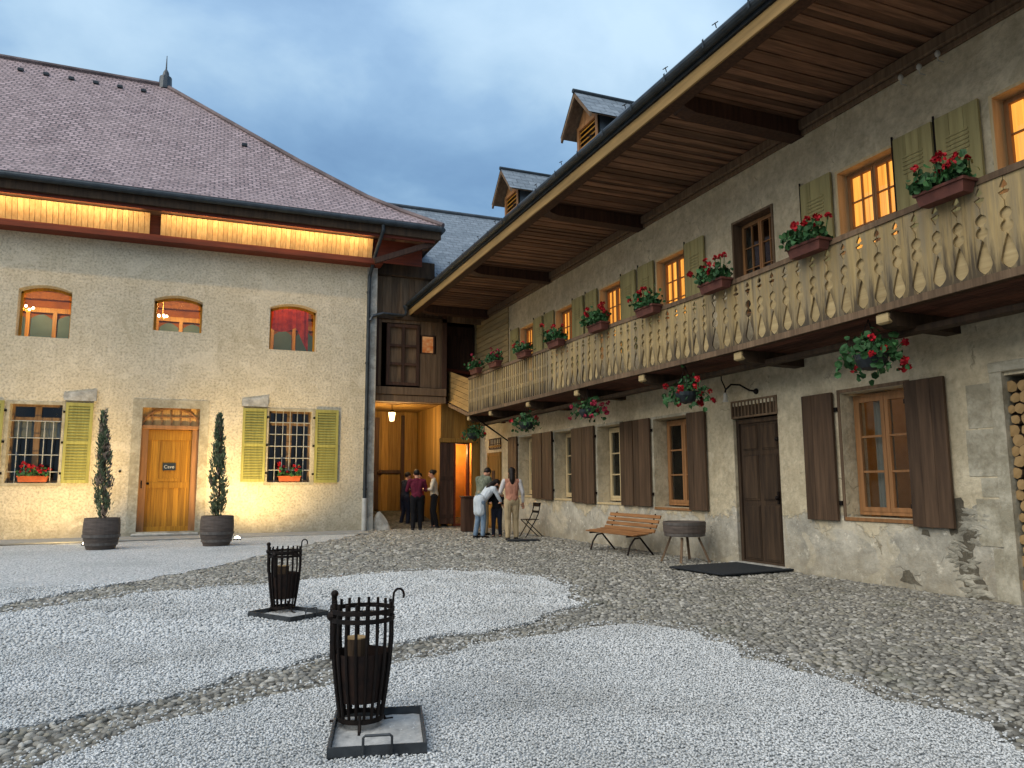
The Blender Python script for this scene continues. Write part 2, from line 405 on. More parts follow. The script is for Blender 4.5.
def gravel_mat():
    m,nt,b=newmat('gravel_bed'); v=coords(nt)
    vc=nd(nt,'ShaderNodeTexVoronoi'); vc.inputs['Scale'].default_value=34; nt.links.new(v,vc.inputs['Vector'])
    sx=nd(nt,'ShaderNodeSeparateColor'); nt.links.new(vc.outputs['Color'],sx.inputs[0])
    r=nd(nt,'ShaderNodeValToRGB'); el=r.color_ramp.elements; cs=['#9c9f9f','#bbbebe','#d3d5d4','#abaeae','#dfe0df']
    while len(el)<len(cs): el.new(.5)
    for i,(e,c) in enumerate(zip(el,cs)): e.position=i/(len(cs)-1); e.color=(*lin(c),1)
    nt.links.new(sx.outputs[0],r.inputs[0])
    big=noise(nt,v,.45,6,.65)
    col=mixc(nt,ramp(nt,vc.outputs['Distance'],[(.45,0.),(.75,.6)]),r.outputs[0],lin('#4d5357'))
    col=mixc(nt,ramp(nt,big,[(.5,0.),(.72,.4)]),col,lin('#767c7e'))
    nt.links.new(col,b.inputs['Base Color']); b.inputs['Roughness'].default_value=.85
    bump(nt,b,mth(nt,'SUBTRACT',1.,vc.outputs['Distance']),.9,.02)
gravel_mat()
def cobble_ground():
    m,nt,b=newmat('cobble_ground'); v=coords(nt)
    vc=nd(nt,'ShaderNodeTexVoronoi'); vc.inputs['Scale'].default_value=9; nt.links.new(v,vc.inputs['Vector'])
    sx=nd(nt,'ShaderNodeSeparateColor'); nt.links.new(vc.outputs['Color'],sx.inputs[0])
    c=mixc(nt,sx.outputs[0],lin('#4d4a41'),lin('#67635a'))
    c=mixc(nt,ramp(nt,vc.outputs['Distance'],[(.4,0.),(.7,.8)]),c,lin('#2b2a25'))
    c=mixc(nt,ramp(nt,noise(nt,v,1.2,6),[(.55,0.),(.75,.6)]),c,lin('#5d5f45'))
    nt.links.new(c,b.inputs['Base Color']); b.inputs['Roughness'].default_value=.9
    bump(nt,b,mth(nt,'SUBTRACT',1.,vc.outputs['Distance']),.8,.03)
cobble_ground()
M=MATS

# ---------------------------------------------------------------- camera, sky, sun
f_px=760.
def ray(x,y): return np.array([x-512.,-(y-384.),-f_px])
nn=lambda a:a/np.linalg.norm(a)
dY=nn(ray(200,486)); dX=ray(2392,476); dX=nn(dX-dY*dX.dot(dY)); dZ=np.cross(dX,dY)
cam=bpy.data.cameras.new('camera'); co=bpy.data.objects.new('camera',cam); COL.objects.link(co)
m4=Matrix.Identity(4)
for i,row in enumerate((dX,dY,dZ)):
    for j in range(3): m4[i][j]=row[j]
m4.translation=Vector((0,0,1.35)); co.matrix_world=m4
cam.sensor_width=36; cam.lens=f_px/1024*36; cam.clip_end=2000; cam.clip_start=.05
SC.camera=co
SUN_EL,SUN_AZ=R(44),R(248)       # azimuth clockwise from +Y; behind the camera
w=bpy.data.worlds.new('World'); SC.world=w; w.use_nodes=True; nt=w.node_tree
bg=nt.nodes['Background']; sky=nd(nt,'ShaderNodeTexSky',sky_type='NISHITA'); sky.sun_disc=False
sky.sun_elevation=SUN_EL; sky.sun_rotation=SUN_AZ; sky.altitude=600
tc=nd(nt,'ShaderNodeTexCoord'); sx=nd(nt,'ShaderNodeSeparateXYZ'); nt.links.new(tc.outputs['Generated'],sx.inputs[0])
SEED=1.3
zz=mth(nt,'ADD',mth(nt,'MAXIMUM',sx.outputs[2],0.),.22)
cb=nd(nt,'ShaderNodeCombineXYZ'); nt.links.new(mth(nt,'DIVIDE',sx.outputs[0],zz),cb.inputs[0]); nt.links.new(mth(nt,'DIVIDE',sx.outputs[1],zz),cb.inputs[1]); cb.inputs[2].default_value=SEED
n1=noise(nt,cb.outputs[0],1.15,6,.5,.2); n2=noise(nt,cb.outputs[0],2.6,7,.55,.25)
cl=mth(nt,'ADD',mth(nt,'MULTIPLY',n1,.62),mth(nt,'MULTIPLY',n2,.38))
K=8.4
cr=nd(nt,'ShaderNodeValToRGB'); el=cr.color_ramp.elements
stops=[(.38,(.075,.155,.275)),(.46,(.105,.20,.325)),(.52,(.145,.25,.375)),(.58,(.215,.325,.43)),(.68,(.30,.41,.50))]
while len(el)<len(stops): el.new(.5)
for e,(p,c) in zip(el,stops): e.position=p; e.color=(*c,1)
nt.links.new(cl,cr.inputs[0])
# an overcast sky is brighter towards the zenith
grad=mth(nt,'ADD',.55,mth(nt,'MULTIPLY',mth(nt,'MAXIMUM',sx.outputs[2],0.),2.6))
gk=nd(nt,'ShaderNodeVectorMath',operation='SCALE'); zg=mth(nt,'MULTIPLY',mth(nt,'SUBTRACT',mth(nt,'MAXIMUM',sx.outputs[2],.3),.3),1.1)
nt.links.new(mixc(nt,zg,cr.outputs[0],(.20,.235,.285)),gk.inputs[0]); nt.links.new(mth(nt,'MULTIPLY',grad,K),gk.inputs[3])
mixsky=mixc(nt,.88,sky.outputs[0],gk.outputs[0])
nt.links.new(mixsky,bg.inputs[0]); bg.inputs[1].default_value=.085
sl=bpy.data.lights.new('sun','SUN'); so=bpy.data.objects.new('sun',sl); COL.objects.link(so)
sl.energy=1.5; sl.angle=R(70); sl.color=(1.,.88,.70)
sd=Vector((math.sin(SUN_AZ)*math.cos(SUN_EL),math.cos(SUN_AZ)*math.cos(SUN_EL),math.sin(SUN_EL)))
so.rotation_euler=sd.to_track_quat('Z','Y').to_euler(); so.location=(0,0,40)
vs=SC.view_settings; vs.view_transform='Standard'; vs.look='None'; vs.exposure=.86; vs.gamma=1
SC.cycles.max_bounces=6; SC.cycles.transparent_max_bounces=12; SC.cycles.use_denoising=True
SC.cycles.sample_clamp_indirect=4

def lamp(name,typ,loc,energy,col=WARM,size=.1,target=None,spot=None,sizey=None,parent=None):
    l=bpy.data.lights.new(name,typ); o=bpy.data.objects.new(name,l); COL.objects.link(o)
    l.energy=energy; l.color=col
    if typ=='AREA':
        l.shape='RECTANGLE'; l.size=size; l.size_y=sizey or size
    else: l.shadow_soft_size=size
    if spot: l.spot_size=R(spot); l.spot_blend=.9
    o.location=loc
    if target is not None: o.rotation_euler=(Vector(target)-Vector(loc)).to_track_quat('-Z','Y').to_euler()
    return o

# ---------------------------------------------------------------- ground
g=MB(); g.quad((-150,-120,0),(150,-120,0),(150,200,0),(-150,200,0))
kind(part('ground',g,M['cobble_ground']),'structure')
def wobble(poly, amp=.07, seg=.25, seed=1):
    r=random.Random(seed); out=[]
    for i in range(len(poly)):
        a=Vector((*poly[i],0)); b=Vector((*poly[(i+1)%len(poly)],0)); n=max(1,int((b-a).length/seg)); nrm=Vector((-(b-a).y,(b-a).x,0)).normalized()
        for k in range(n):
            p=a.lerp(b,k/n)+nrm*r.uniform(-amp,amp); out.append((p.x,p.y))
    return out
bed_near=[(-2.2,3.6),(-.75,4.38),(-.02,5.0),(.64,5.3),(1.44,5.77),(2.66,6.36),(3.3,6.52),(3.8,6.5),(4.15,6.1),(4.1,5.4),(4.0,4.95),(4.02,4.0),(4.13,3.36),(4.0,2.9),(3.5,2.2),(2.5,.8),(.5,-1),(-3,-1.5),(-5,1)]
bed_mid=[(-8,7.2),(-4.5,8.6),(-1.92,9.75),(-.53,10.85),(1.36,11.25),(2.6,11.7),(3.5,11.75),(4.3,11.2),(4.6,10.3),(4.5,9.2),(4.05,7.95),(3.22,7.2),(2.43,6.76),(1.69,6.7),(.77,6.23),(-.23,5.56),(-.99,5.15),(-3,4.2),(-8,2.4)]
bed_far=[(-9,8.9),(-4.8,9.6),(-2.1,10.3),(-1.6,11.1),(-.9,12.0),(-.2,13.1),(.7,14.6),(1.3,16.0),(2.1,17.7),(3.4,19.9),(4.2,21.4),(4.0,21.75),(.8,21.2),(-2.0,20.9),(-6,20.6),(-12,20.2),(-16,14)]
beds=[wobble(b,.1,.22,i) for i,b in enumerate((bed_near,bed_mid,bed_far))]
for b in beds:
    g=MB(); n=len(b); vsx=[(x,y,.016) for x,y in b]+[(x,y,-.01) for x,y in b]
    g.add(vsx,[tuple(range(n))]+[(i,n+i,n+(i+1)%n,(i+1)%n) for i in range(n)])
    kind(part('gravel',g,M['gravel_bed']),'structure')
def inside(poly,X,Y):
    P=np.array(poly); c=np.zeros(X.shape,bool); j=len(P)-1
    for i in range(len(P)):
        xi,yi=P[i]; xj,yj=P[j]
        hit=((yi>Y)!=(yj>Y))&(X<(xj-xi)*(Y-yi)/(yj-yi+1e-12)+xi); c^=hit; j=i
    return c
def ico(sub):
    t=(1+5**.5)/2
    v=[(-1,t,0),(1,t,0),(-1,-t,0),(1,-t,0),(0,-1,t),(0,1,t),(0,-1,-t),(0,1,-t),(t,0,-1),(t,0,1),(-t,0,-1),(-t,0,1)]
    f=[(0,11,5),(0,5,1),(0,1,7),(0,7,10),(0,10,11),(1,5,9),(5,11,4),(11,10,2),(10,7,6),(7,1,8),(3,9,4),(3,4,2),(3,2,6),(3,6,8),(3,8,9),(4,9,5),(2,4,11),(6,2,10),(8,6,7),(9,8,1)]
    v=[np.array(p)/np.linalg.norm(p) for p in v]
    for _ in range(sub):
        nf=[];cache={}
        def mid(a,b):
            k=(min(a,b),max(a,b))
            if k not in cache:
                p=v[a]+v[b]; v.append(p/np.linalg.norm(p)); cache[k]=len(v)-1
            return cache[k]
        for a,b,c in f:
            x,y,z=mid(a,b),mid(b,c),mid(c,a); nf+=[(a,x,z),(b,y,x),(c,z,y),(x,y,z)]
        f=nf
    return np.array(v),np.array(f)
def scatter(name,P,rx,ry,rz,zc,sub,mat,jit=.12,smooth=True):
    """P (n,2) centres; rx.. arrays; one mesh of squashed stones"""
    V,F=ico(sub); n=len(P); k=len(V)
    ang=RNG.uniform(0,2*np.pi,n); tilt=RNG.normal(0,.12,n)
    L=V[None]*(1+RNG.uniform(-jit,jit,(n,k,1)))
    L=L*np.stack([rx,ry,rz],1)[:,None]
    L[...,2]+=L[...,0]*tilt[:,None]
    c,s=np.cos(ang)[:,None],np.sin(ang)[:,None]
    X=L[...,0]*c-L[...,1]*s+P[:,0:1]; Y=L[...,0]*s+L[...,1]*c+P[:,1:2]; Z=L[...,2]+zc[:,None]
    A=np.stack([X,Y,Z],-1).reshape(-1,3); G=(F[None]+(np.arange(n)*k)[:,None,None]).reshape(-1,3)
    return np_obj(name,A,G,mat,smooth)
def jgrid(x0,x1,y0,y1,s,j=.32):
    xs=np.arange(x0,x1,s); ys=np.arange(y0,y1,s*.87); X,Y=np.meshgrid(xs,ys); X=X+((np.arange(len(ys))%2)*s*.5)[:,None]
    X=X+RNG.uniform(-j,j,X.shape)*s; Y=Y+RNG.uniform(-j,j,Y.shape)*s
    return X.ravel(),Y.ravel()
def frustum(X,Y,pad=.6):
    a=np.arctan2(X+.25,Y+1e-6)   # heading right of +Y
    lo,hi=R(-13.5),R(58.5)
    return (a>lo-.06)&(a<hi+.06)&(np.hypot(X,Y)>1.5)
allc=[]
for (x0,x1,y0,y1,s) in ((-3,8.42,1.5,7.5,.053),(-3,8.42,7.5,14,.066),(-3,9,14,23.2,.1)):
    X,Y=jgrid(x0,x1,y0,y1,s); ok=frustum(X,Y)&(X<8.42)
    for b in beds: ok&=~inside(b,X,Y)
    ok&=~((Y>20.9)&(X<4.4)); ok&=RNG.uniform(0,1,len(X))<.96
    allc.append((X[ok],Y[ok],np.full(ok.sum(),s)))
X,Y,S=[np.concatenate(a) for a in zip(*allc)]; n=len(X)
kind(scatter('cobblestones',np.stack([X,Y],1),S*RNG.uniform(.36,.8,n),S*RNG.uniform(.28,.5,n),S*RNG.uniform(.22,.36,n),S*RNG.uniform(-.14,.04,n),1,M['cobble_stone'],.13),'stuff')
allc=[]
for (x0,x1,y0,y1,s) in ((-2,4.5,2.0,5.2,.0165),(-2,4.6,5.2,7.6,.022),(-3,5.0,7.6,12.1,.034)):
    X,Y=jgrid(x0,x1,y0,y1,s,.45); ok=frustum(X,Y); ins=np.zeros(len(X),bool)
    for b in beds: ins|=inside(b,X,Y)
    near=np.zeros(len(X),bool)
    for b in beds:
        for dx,dy in ((.09,0),(-.09,0),(0,.09),(0,-.09),(.2,.1),(-.2,-.1),(.1,-.2),(-.1,.2)): near|=inside(b,X+dx,Y+dy)
    keep=ok&((ins&(RNG.uniform(0,1,len(X))<.8))|(near&~ins&(RNG.uniform(0,1,len(X))<.13)))
    allc.append((X[keep],Y[keep],np.full(keep.sum(),s),ins[keep]))
X,Y,S,I=[np.concatenate(a) for a in zip(*allc)]; n=len(X)
kind(scatter('pebbles',np.stack([X,Y],1),S*RNG.uniform(.38,.75,n),S*RNG.uniform(.3,.5,n),S*RNG.uniform(.22,.42,n),np.where(I,.02,.03)+RNG.uniform(0,.008,n),0,M['pebble'],.25,False),'stuff')
# strip along the manor wall, door step and passage floor
g=MB(); g.box(-16,4.45,21.35,22.93,-.01,.03); kind(part('pavement',g,M['concrete']),'structure')
g=MB(); g.add([(4.86,23.2,.006),(8.4,23.2,.006),(8.4,26.6,.5),(4.86,26.6,.5),(4.86,23.2,-.1),(8.4,23.2,-.1),(8.4,26.6,-.1),(4.86,26.6,-.1)],[(0,1,2,3),(4,7,6,5),(0,4,5,1),(1,5,6,2),(2,6,7,3),(3,7,4,0)])
kind(part('passage_floor',g,M['cobble_ground']),'structure')

# ---------------------------------------------------------------- building helpers
def TX(u,o,z): return (W-o,u,z)     # farmhouse wall: u=Y, out=-X
def TY(u,o,z): return (u,D-o,z)     # manor wall: u=X, out=-Y
def wall(mb,u0,u1,z0,z1,holes,th):
    us=sorted({u0,u1,*[h[0] for h in holes],*[h[1] for h in holes]}); zs=sorted({z0,z1,*[h[2] for h in holes],*[h[3] for h in holes]})
    for i in range(len(us)-1):
        for j in range(len(zs)-1):
            um=(us[i]+us[i+1])/2; zm=(zs[j]+zs[j+1])/2
            if any(h[0]<um<h[1] and h[2]<zm<h[3] for h in holes): continue
            for o in (0,-th): mb.quad((us[i],o,zs[j]),(us[i+1],o,zs[j]),(us[i+1],o,zs[j+1]),(us[i],o,zs[j+1]))
    mb.quad((u0,0,z0),(u0,0,z1),(u0,-th,z1),(u0,-th,z0)); mb.quad((u1,0,z0),(u1,0,z1),(u1,-th,z1),(u1,-th,z0))
    mb.quad((u0,0,z1),(u1,0,z1),(u1,-th,z1),(u0,-th,z1))
    for h in holes:
        a,b,c,d=h[:4]; rise=h[4] if len(h)>4 else 0; sp=d-rise
        mb.quad((a,0,c),(a,0,sp),(a,-th,sp),(a,-th,c)); mb.quad((b,0,c),(b,0,sp),(b,-th,sp),(b,-th,c))
        mb.quad((a,0,c),(b,0,c),(b,-th,c),(a,-th,c))
        if not rise: mb.quad((a,0,d),(b,0,d),(b,-th,d),(a,-th,d))
        else:
            N=12; uc=(a+b)/2; hw=(b-a)/2; pt=[(a+(b-a)*k/N, sp+rise*(1-((a+(b-a)*k/N-uc)/hw)**2)) for k in range(N+1)]
            for (ua,za),(ub,zb) in zip(pt,pt[1:]):
                mb.quad((ua,0,za),(ub,0,zb),(ub,-th,zb),(ua,-th,za))
                for o in (0,-th): mb.quad((ua,o,za),(ub,o,zb),(ub,o,d),(ua,o,d))
def frame(mb,u0,u1,z0,z1,o,t,dep):
    mb.box(u0,u0+t,o-dep,o,z0,z1); mb.box(u1-t,u1,o-dep,o,z0,z1); mb.box(u0+t,u1-t,o-dep,o,z0,z0+t); mb.box(u0+t,u1-t,o-dep,o,z1-t,z1)
def casement(mb,u0,u1,z0,z1,o,rows,cols=1,t=.055,mt=.026):
    """double casement: two leaves each with muntins"""
    um=(u0+u1)/2; frame(mb,u0,u1,z0,z1,o,t*.8,.07)
    for a,b in ((u0+t*.8,um+.0),(um+.0,u1-t*.8)):
        a2,b2=a+.004,b-.004; frame(mb,a2,b2,z0+t*.8,z1-t*.8,o+.012,t,.05)
        zi0,zi1=z0+t*1.8,z1-t*1.8
        for r in range(1,rows):
            z=zi0+(zi1-zi0)*r/rows; mb.box(a2+t,b2-t,o-.035,o+.004,z-mt/2,z+mt/2)
        for c in range(1,cols):
            u=a2+t+(b2-a2-2*t)*c/cols; mb.box(u-mt/2,u+mt/2,o-.033,o+.002,zi0,zi1)
def pane(u0,u1,z0,z1,o,tf):
    mb=MB(tf); mb.box(u0,u1,o-.006,o,z0,z1); return mb
def pleats(tf,u0,u1,z0,z1,o,amp=.02,n=28):
    mb=MB(tf); vs=[];fs=[]
    for k in range(n+1):
        u=u0+(u1-u0)*k/n; d=o+amp*math.sin(k*1.9)+amp*.4*math.sin(k*.7)
        vs+=[(u,d,z0),(u,d,z1)]
    for k in range(n): fs.append((2*k,2*k+2,2*k+3,2*k+1))
    mb.add(vs,fs); return mb
def plank_shutter(tf,u0,u1,z0,z1,o,t=.035,n=3,slots=False):
    mb=MB(tf); w=(u1-u0)/n
    for k in range(n): mb.bbox(u0+k*w+.002,u0+(k+1)*w-.002,o,o+t+random.uniform(0,.004),z0,z1,.005)
    for z in (z0+.22,z1-.22): mb.box(u0+.04,u1-.04,o-.025,o-.001,z-.05,z+.05)
    return mb
def strap(tf,u0,u1,z,o):
    mb=MB(tf); mb.box(u0,u1,o,o+.012,z-.02,z+.02); return mb

# ---------------------------------------------------------------- farmhouse (right)
farm=thing('farmhouse','long grey plastered farmhouse with fretwork balcony and wide timber eave','house',(W,12,0))
UW=[5.2,7.57,9.94,12.36,14.77,17.15,19.55]          # upper windows, centres along Y
GW=[(7.15,8.26,.88,2.62,.22),(11.95,13.15,.90,2.64,.3),(14.42,15.52,.95,2.66,.3),(16.78,17.82,1.0,2.68,.3),(19.2,20.2,1.05,2.69,.3)]
RD=(9.56,10.66,.0,2.66)
holes=[(u-.52,u+.52,4.15,5.88) for u in UW]+[h[:4] for h in GW]+[RD,(4.85,5.88,.0,2.56)]
mb=MB(TX); wall(mb,-6,24.0,-.2,7.0,holes,.45); part('wall',mb,M['farm_plaster'],farm)
mb=MB(); 
mb.box(W+.45,17,-6,-5.6,-.2,7); mb.box(16.6,17,-5.6,27,-.2,7); mb.box(W+.45,16.6,-5.6,26.6,3.2,3.3); mb.box(W+.45,16.6,-5.6,26.6,6.9,6.96)
for y in (3.8,5.95,8.9,11.2,13.8,16.2,18.6,20.9): mb.box(W+.46,13,y-.04,y+.04,-.2,3.2)
mb.box(W+.46,16.6,26.6,27,-.2,7)
part('inner_wall',mb,M['room_dark'],farm)
# stone quoins beside the wood store
mb=MB(TX)
for k,(a,b,z0,z1) in enumerate([(5.99,6.32,1.98,2.5),(5.99,6.36,1.42,1.965),(5.99,6.22,1.18,1.4),(5.99,6.3,.62,1.16),(5.99,6.14,.02,.6)]): mb.bbox(a,b,-.03,.006+.003*(k%2),z0,z1,.004)
part('quoins',mb,M['stone_trim'],farm)
mb=MB(TX)
for k in range(95):
    z=random.uniform(.03,1.12); u=6.47+.16*math.sin(z*4.2)+random.uniform(-.15,.15)+(1.1-z)*-.12; r=random.uniform(.035,.085)
    V_,F_=ico(1); sx1,sz1=random.uniform(.9,1.7),random.uniform(.3,.6); qq=random.uniform(-.5,.5)
    mb.add([(u+r*(p[0]*sx1*math.cos(qq)-p[2]*sz1*math.sin(qq))*j,-.004+r*.24*p[1]*j,z+r*(p[0]*sx1*math.sin(qq)+p[2]*sz1*math.cos(qq))*j) for p,j in ((p,random.uniform(.75,1.2)) for p in V_)],[tuple(int(i) for i in f) for f in F_])
part('exposed_rubble',mb,M['rubble'],farm)
def ragged(pts,amp,seed,o=.004):
    r=random.Random(seed); P=wobble(pts,amp,.05,seed); m_=MB(TX); n=len(P); m_.add([(a_,o,b_) for a_,b_ in P]+[(a_,-.01,b_) for a_,b_ in P],[tuple(range(n))]+[(i,(i+1)%n,n+(i+1)%n,n+i) for i in range(n)]); return m_
part('fallen_render_patch',ragged([(6.2,.02),(6.42,.5),(6.32,.78),(6.5,1.17),(6.74,1.18),(6.72,.85),(6.58,.6),(6.6,.3),(6.5,.02)],.022,3),M['rubble_mortar'],farm)
part('fallen_render_patch',ragged([(7.12,.06),(7.22,.12),(7.3,.24),(7.38,.22),(7.45,.1)],.012,5,.005),M['rubble_mortar'],farm)
part('fallen_render_patch',ragged([(6.96,.68),(6.98,.76),(7.06,.77),(7.08,.7)],.008,6,.005),M['rubble_mortar'],farm)
# timber jamb of the wood store
mb=MB(TX); mb.bbox(5.84,5.985,-.3,.05,0,2.6,.01); mb.bbox(4.72,5.99,-.3,.055,2.6,2.72,.01); mb.bbox(4.72,4.85,-.3,.05,0,2.6,.01)
part('store_frame',mb,M['stone_trim'],farm)
# --- ground floor windows
def ground_window(i,h):
    a,b,z0,z1,dep=h
    mb=MB(TX); casement(mb,a+.02,b-.02,z0+.03,z1-.03,-dep,3,1,.06,.03)
    mb.box(a-.02,b+.02,-dep+.004,.02,z0-.05,z0-.002)
    w=part('window',mb,M['wood_frame'] if i in (0,1) else M['wood_cream'],farm)
    part('pane',pane(a+.08,b-.08,z0+.08,z1-.08,-dep-.02,TX),M['glass'],w)
    if i==0: part('curtain',pleats(TX,(a+b)/2-.0,b-.22,z0,z1,-dep-.14,.02,16),M['curtain_net'],w)
    else: part('curtain',pleats(TX,a+.06,a+.32,z0,z1,-dep-.12,.018,14),M['curtain_net'],w)
    mb=MB(TX); frame(mb,a-.055,b+.055,z0-.055,z1+.055,.012,.05,.05); part('window_surround',mb,M['wood_grey'] if i==0 else M['stone_trim'],farm)
SH=[(0,6.56,7.13,.80,2.65),(0,8.36,8.95,.82,2.65),(1,11.38,11.92,.87,2.66),(1,13.22,13.84,.9,2.68),(2,13.87,14.38,.9,2.68),(2,15.6,16.17,.9,2.7),(3,16.19,16.74,.92,2.70),(3,17.88,18.46,.95,2.72),(4,18.52,19.14,.98,2.72),(4,20.26,20.9,1.0,2.73)]
for i,h in enumerate(GW): ground_window(i,h)
for i,a,b,z0,z1 in SH:
    s=part('shutter',plank_shutter(TX,a,b,z0,z1,.035,.04),M['wood_shutter'],farm)
    hinge_at = b if a<GW[i][0] else a
    mb=MB(TX)
    for z in (z0+.25,z1-.25): mb.box(hinge_at-.05,hinge_at+.05,.015,.034,z-.03,z+.03)
    part('hinge',mb,M['iron'],s)
# lit room behind the nearest ground window
mb=MB(); mb.box(W+2.6,W+2.64,6.0,8.85,.0,3.2); mb.box(W+.47,W+2.6,8.84,8.855,.0,3.19); mb.box(W+.5,W+2.6,5.995,6.01,0,3.19); part('room_lining',mb,M['room_orange'],farm); mb=MB(); mb.bbox(W+2.2,W+2.58,6.05,8.2,.0,1.5,.02); mb.bbox(W+2.5,W+2.59,7.9,8.8,.0,2.3,.02); mb.bbox(W+2.52,W+2.595,6.1,7.6,1.75,2.15,.02); part('cupboard',mb,M['wood_dark'],farm)
lamp('room_lamp','POINT',(W+1.7,6.6,2.5),9,(1,.68,.35),.1)
# --- doors
def door_panels(mb,u0,u1,z0,z1,o,rows,n=2):
    mb.box(u0,u1,o-.04,o,z0,z1)
    zz=[z0+(z1-z0)*r for r in rows]
    for a,b in zip(zz,zz[1:]):
        for k in range(n):
            w=(u1-u0)/n; x0=u0+k*w+.07; x1=u0+(k+1)*w-.07
            mb.bbox(x0,x1,o,o+.02,a+.06,b-.06,.015); frame(mb,x0-.02,x1+.02,a+.04,b-.04,o+.012,.018,.02)
mb=MB(TX); frame(mb,9.56,10.66,0.02,2.43,-.06,.07,.14); dfr=part('door_frame',mb,M['wood_black'],farm)
mb=MB(TX); door_panels(mb,9.64,10.58,.07,2.37,-.09,(0,.42,.78,1.),2); dr=part('door',mb,M['wood_black'],farm)
mb=MB(TX); mb.sph((9.70,-.03,1.12),.035,8,6); mb.box(9.68,9.72,-.07,-.05,1.02,1.22); mb.sph((9.60,.0,2.05),.04,8,6); part('handle',mb,M['iron'],dr)
mb=MB(TX); frame(mb,9.55,10.68,2.45,2.75,.02,.03,.08)
for k in range(12):
    u=9.62+k*.088; mb.box(u-.013,u+.013,-.03,.012,2.47,2.73)
mb.box(9.58,10.65,-.05,-.03,2.47,2.73); part('transom_grille',mb,M['wood_grey'],farm)
mb=MB(TX); mb.bbox(9.45,10.78,-.2,.12,-.02,.06,.02); part('door_step',mb,M['grey_stone'],farm)
# far entrance door
mb=MB(TX); mb.box(21.6,22.66,.0,.03,2.5,2.56)
door_panels(mb,21.66,22.6,.03,2.28,.05,(0,.4,1.),1); frame(mb,21.58,22.68,0.02,2.34,.07,.07,.08); d2=part('door',mb,M['wood_yellow'],farm); d2['label']='narrow tan wooden door with small barred opening above'
mb=MB(TX); frame(mb,21.62,22.62,2.44,2.78,.03,.03,.03)
for k in range(7): mb.box(21.7+k*.14,21.715+k*.14,.0,.02,2.46,2.76)
mb.box(21.64,22.6,.0,.016,2.59,2.61); part('transom_grille',mb,M['wood_dark'],farm)
mb=MB(TX); mb.box(21.98,22.22,.072,.085,1.5,1.78); mb.box(22.02,22.18,.086,.088,1.54,1.74); part('notice_board',mb,M['wood_dark'],farm)
# --- upper windows
def upper_window(i,u):
    a,b,z0,z1=u-.52,u+.52,4.15,5.88; lit = i!=2
    dep=.17
    mb=MB(TX); frame(mb,a+.002,b-.002,z0+.002,z1-.002,.02,.04,.24); part('window_surround',mb,M['wood_cream'] if lit else M['wood_grey'],farm)  # grey on the unlit window puts its jamb's shade into the colour
    mb=MB(TX); casement(mb,a+.045,b-.045,z0+.05,z1-.05,-dep,4,2,.036,.016); wn=part('window',mb,M['wood_frame'],farm)
    if not lit: wn['label']='unlit upper window with dark panes'
    part('pane',pane(a+.1,b-.1,z0+.1,z1-.1,-dep-.02,TX),M['glass'],wn)
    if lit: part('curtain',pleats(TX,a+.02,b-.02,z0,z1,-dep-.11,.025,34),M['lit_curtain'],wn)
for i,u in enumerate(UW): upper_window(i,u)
US=[(5.82,6.4),(6.45,7.03),(8.14,8.74),(11.22,11.81),(12.92,13.5),(13.62,14.22),(15.32,15.9),(16.02,16.6),(17.7,18.28),(18.42,19.0),(20.1,20.7)]
for a,b in US:
    z0,z1=4.12,5.9
    mb=plank_shutter(TX,a,b,z0,z1,.03,.035)
    for k in range(5): mb.box(a+.14,b-.14,.064,.078,5.36+k*.055,5.385+k*.055)
    s=part('shutter',mb,M['shutter_khaki'],farm)
    mb=MB(TX); mb.tube([(b+.03,.04,z0),(b+.03,.04,z1+.06)],.014,6); part('shutter_bar',mb,M['iron'],s)
# horizontal board cladding at the far end of the upper wall
mb=MB(TX)
z=3.5
while z<6.85:
    h=.17; mb.bbox(20.95,23.85,.004,.03+random.uniform(0,.012),z,z+h-.012,.006); z+=h
part('board_cladding',mb,M['wood_pale'],farm)
mb=MB(TX); mb.bbox(23.86,24.02,-.1,.06,3.4,6.9,.01); part('corner_post',mb,M['wood_pale'],farm)
# insulators and peeled patch
mb=MB(TX)
for u,z in ((6.25,6.61),(6.52,6.58),(6.8,6.58)):
    mb=MB(TX); mb.tube([(u,0,z),(u,.1,z),(u,.1,z+.06)],.008,6); mb.sph((u,.1,z+.09),.035,8,6,(1,1,1.3))
    part('insulator',mb,M['porcelain'],farm)
# --- eave
EX=5.88
mb=MB()
y=-6.0; k=0
while y<23.4:
    wd=random.uniform(.10,.15); dz=.0 if k%2 else .014
    mb.box(6.0,W-.002,y,y+wd-.006,6.955+dz,6.975+dz); y+=wd; k+=1
part('soffit',mb,M['wood_soffit'],farm)
mb=MB(); mb.box(6.0,W+.2,-6,23.4,7.0,7.01); part('soffit_backing',mb,M['wood_black'],farm)
mb=MB(); mb.bbox(6.02,6.24,-6,23.3,6.77,6.95,.02); part('eave_plate',mb,M['wood_dark'],farm)
mb=MB(TX); mb.bbox(-6,23.9,.002,.1,6.78,6.952,.02); mb.bbox(-6,23.9,.003,.05,6.70,6.778,.01); part('cornice_moulding',mb,M['wood_grey'],farm)
for y in (-.4,4.2,8.8,13.4,18.0,22.7):
    mb=MB(); poly=[(W+.1,6.952),(6.2,6.952),(6.16,6.86),(6.26,6.76),(6.45,6.71),(W+.1,6.69)]
    mb.prism(poly,lambda p:(p[0],y-.14,p[1]),lambda p:(p[0],y+.14,p[1])); 
    part('eave_bracket',mb,M['wood_dark'],farm)
mb=MB(); mb.bbox(5.965,6.0,-6,23.35,6.74,6.93,.006); part('fascia',mb,M['wood_fascia'],farm)
mb=MB(); mb.tube([(5.885,-6,7.03),(5.885,23.45,7.06)],.07,12); mb.box(5.93,5.964,-6,23.4,6.94,7.12); mb.sph((5.885,23.45,7.06),.07,12,6)
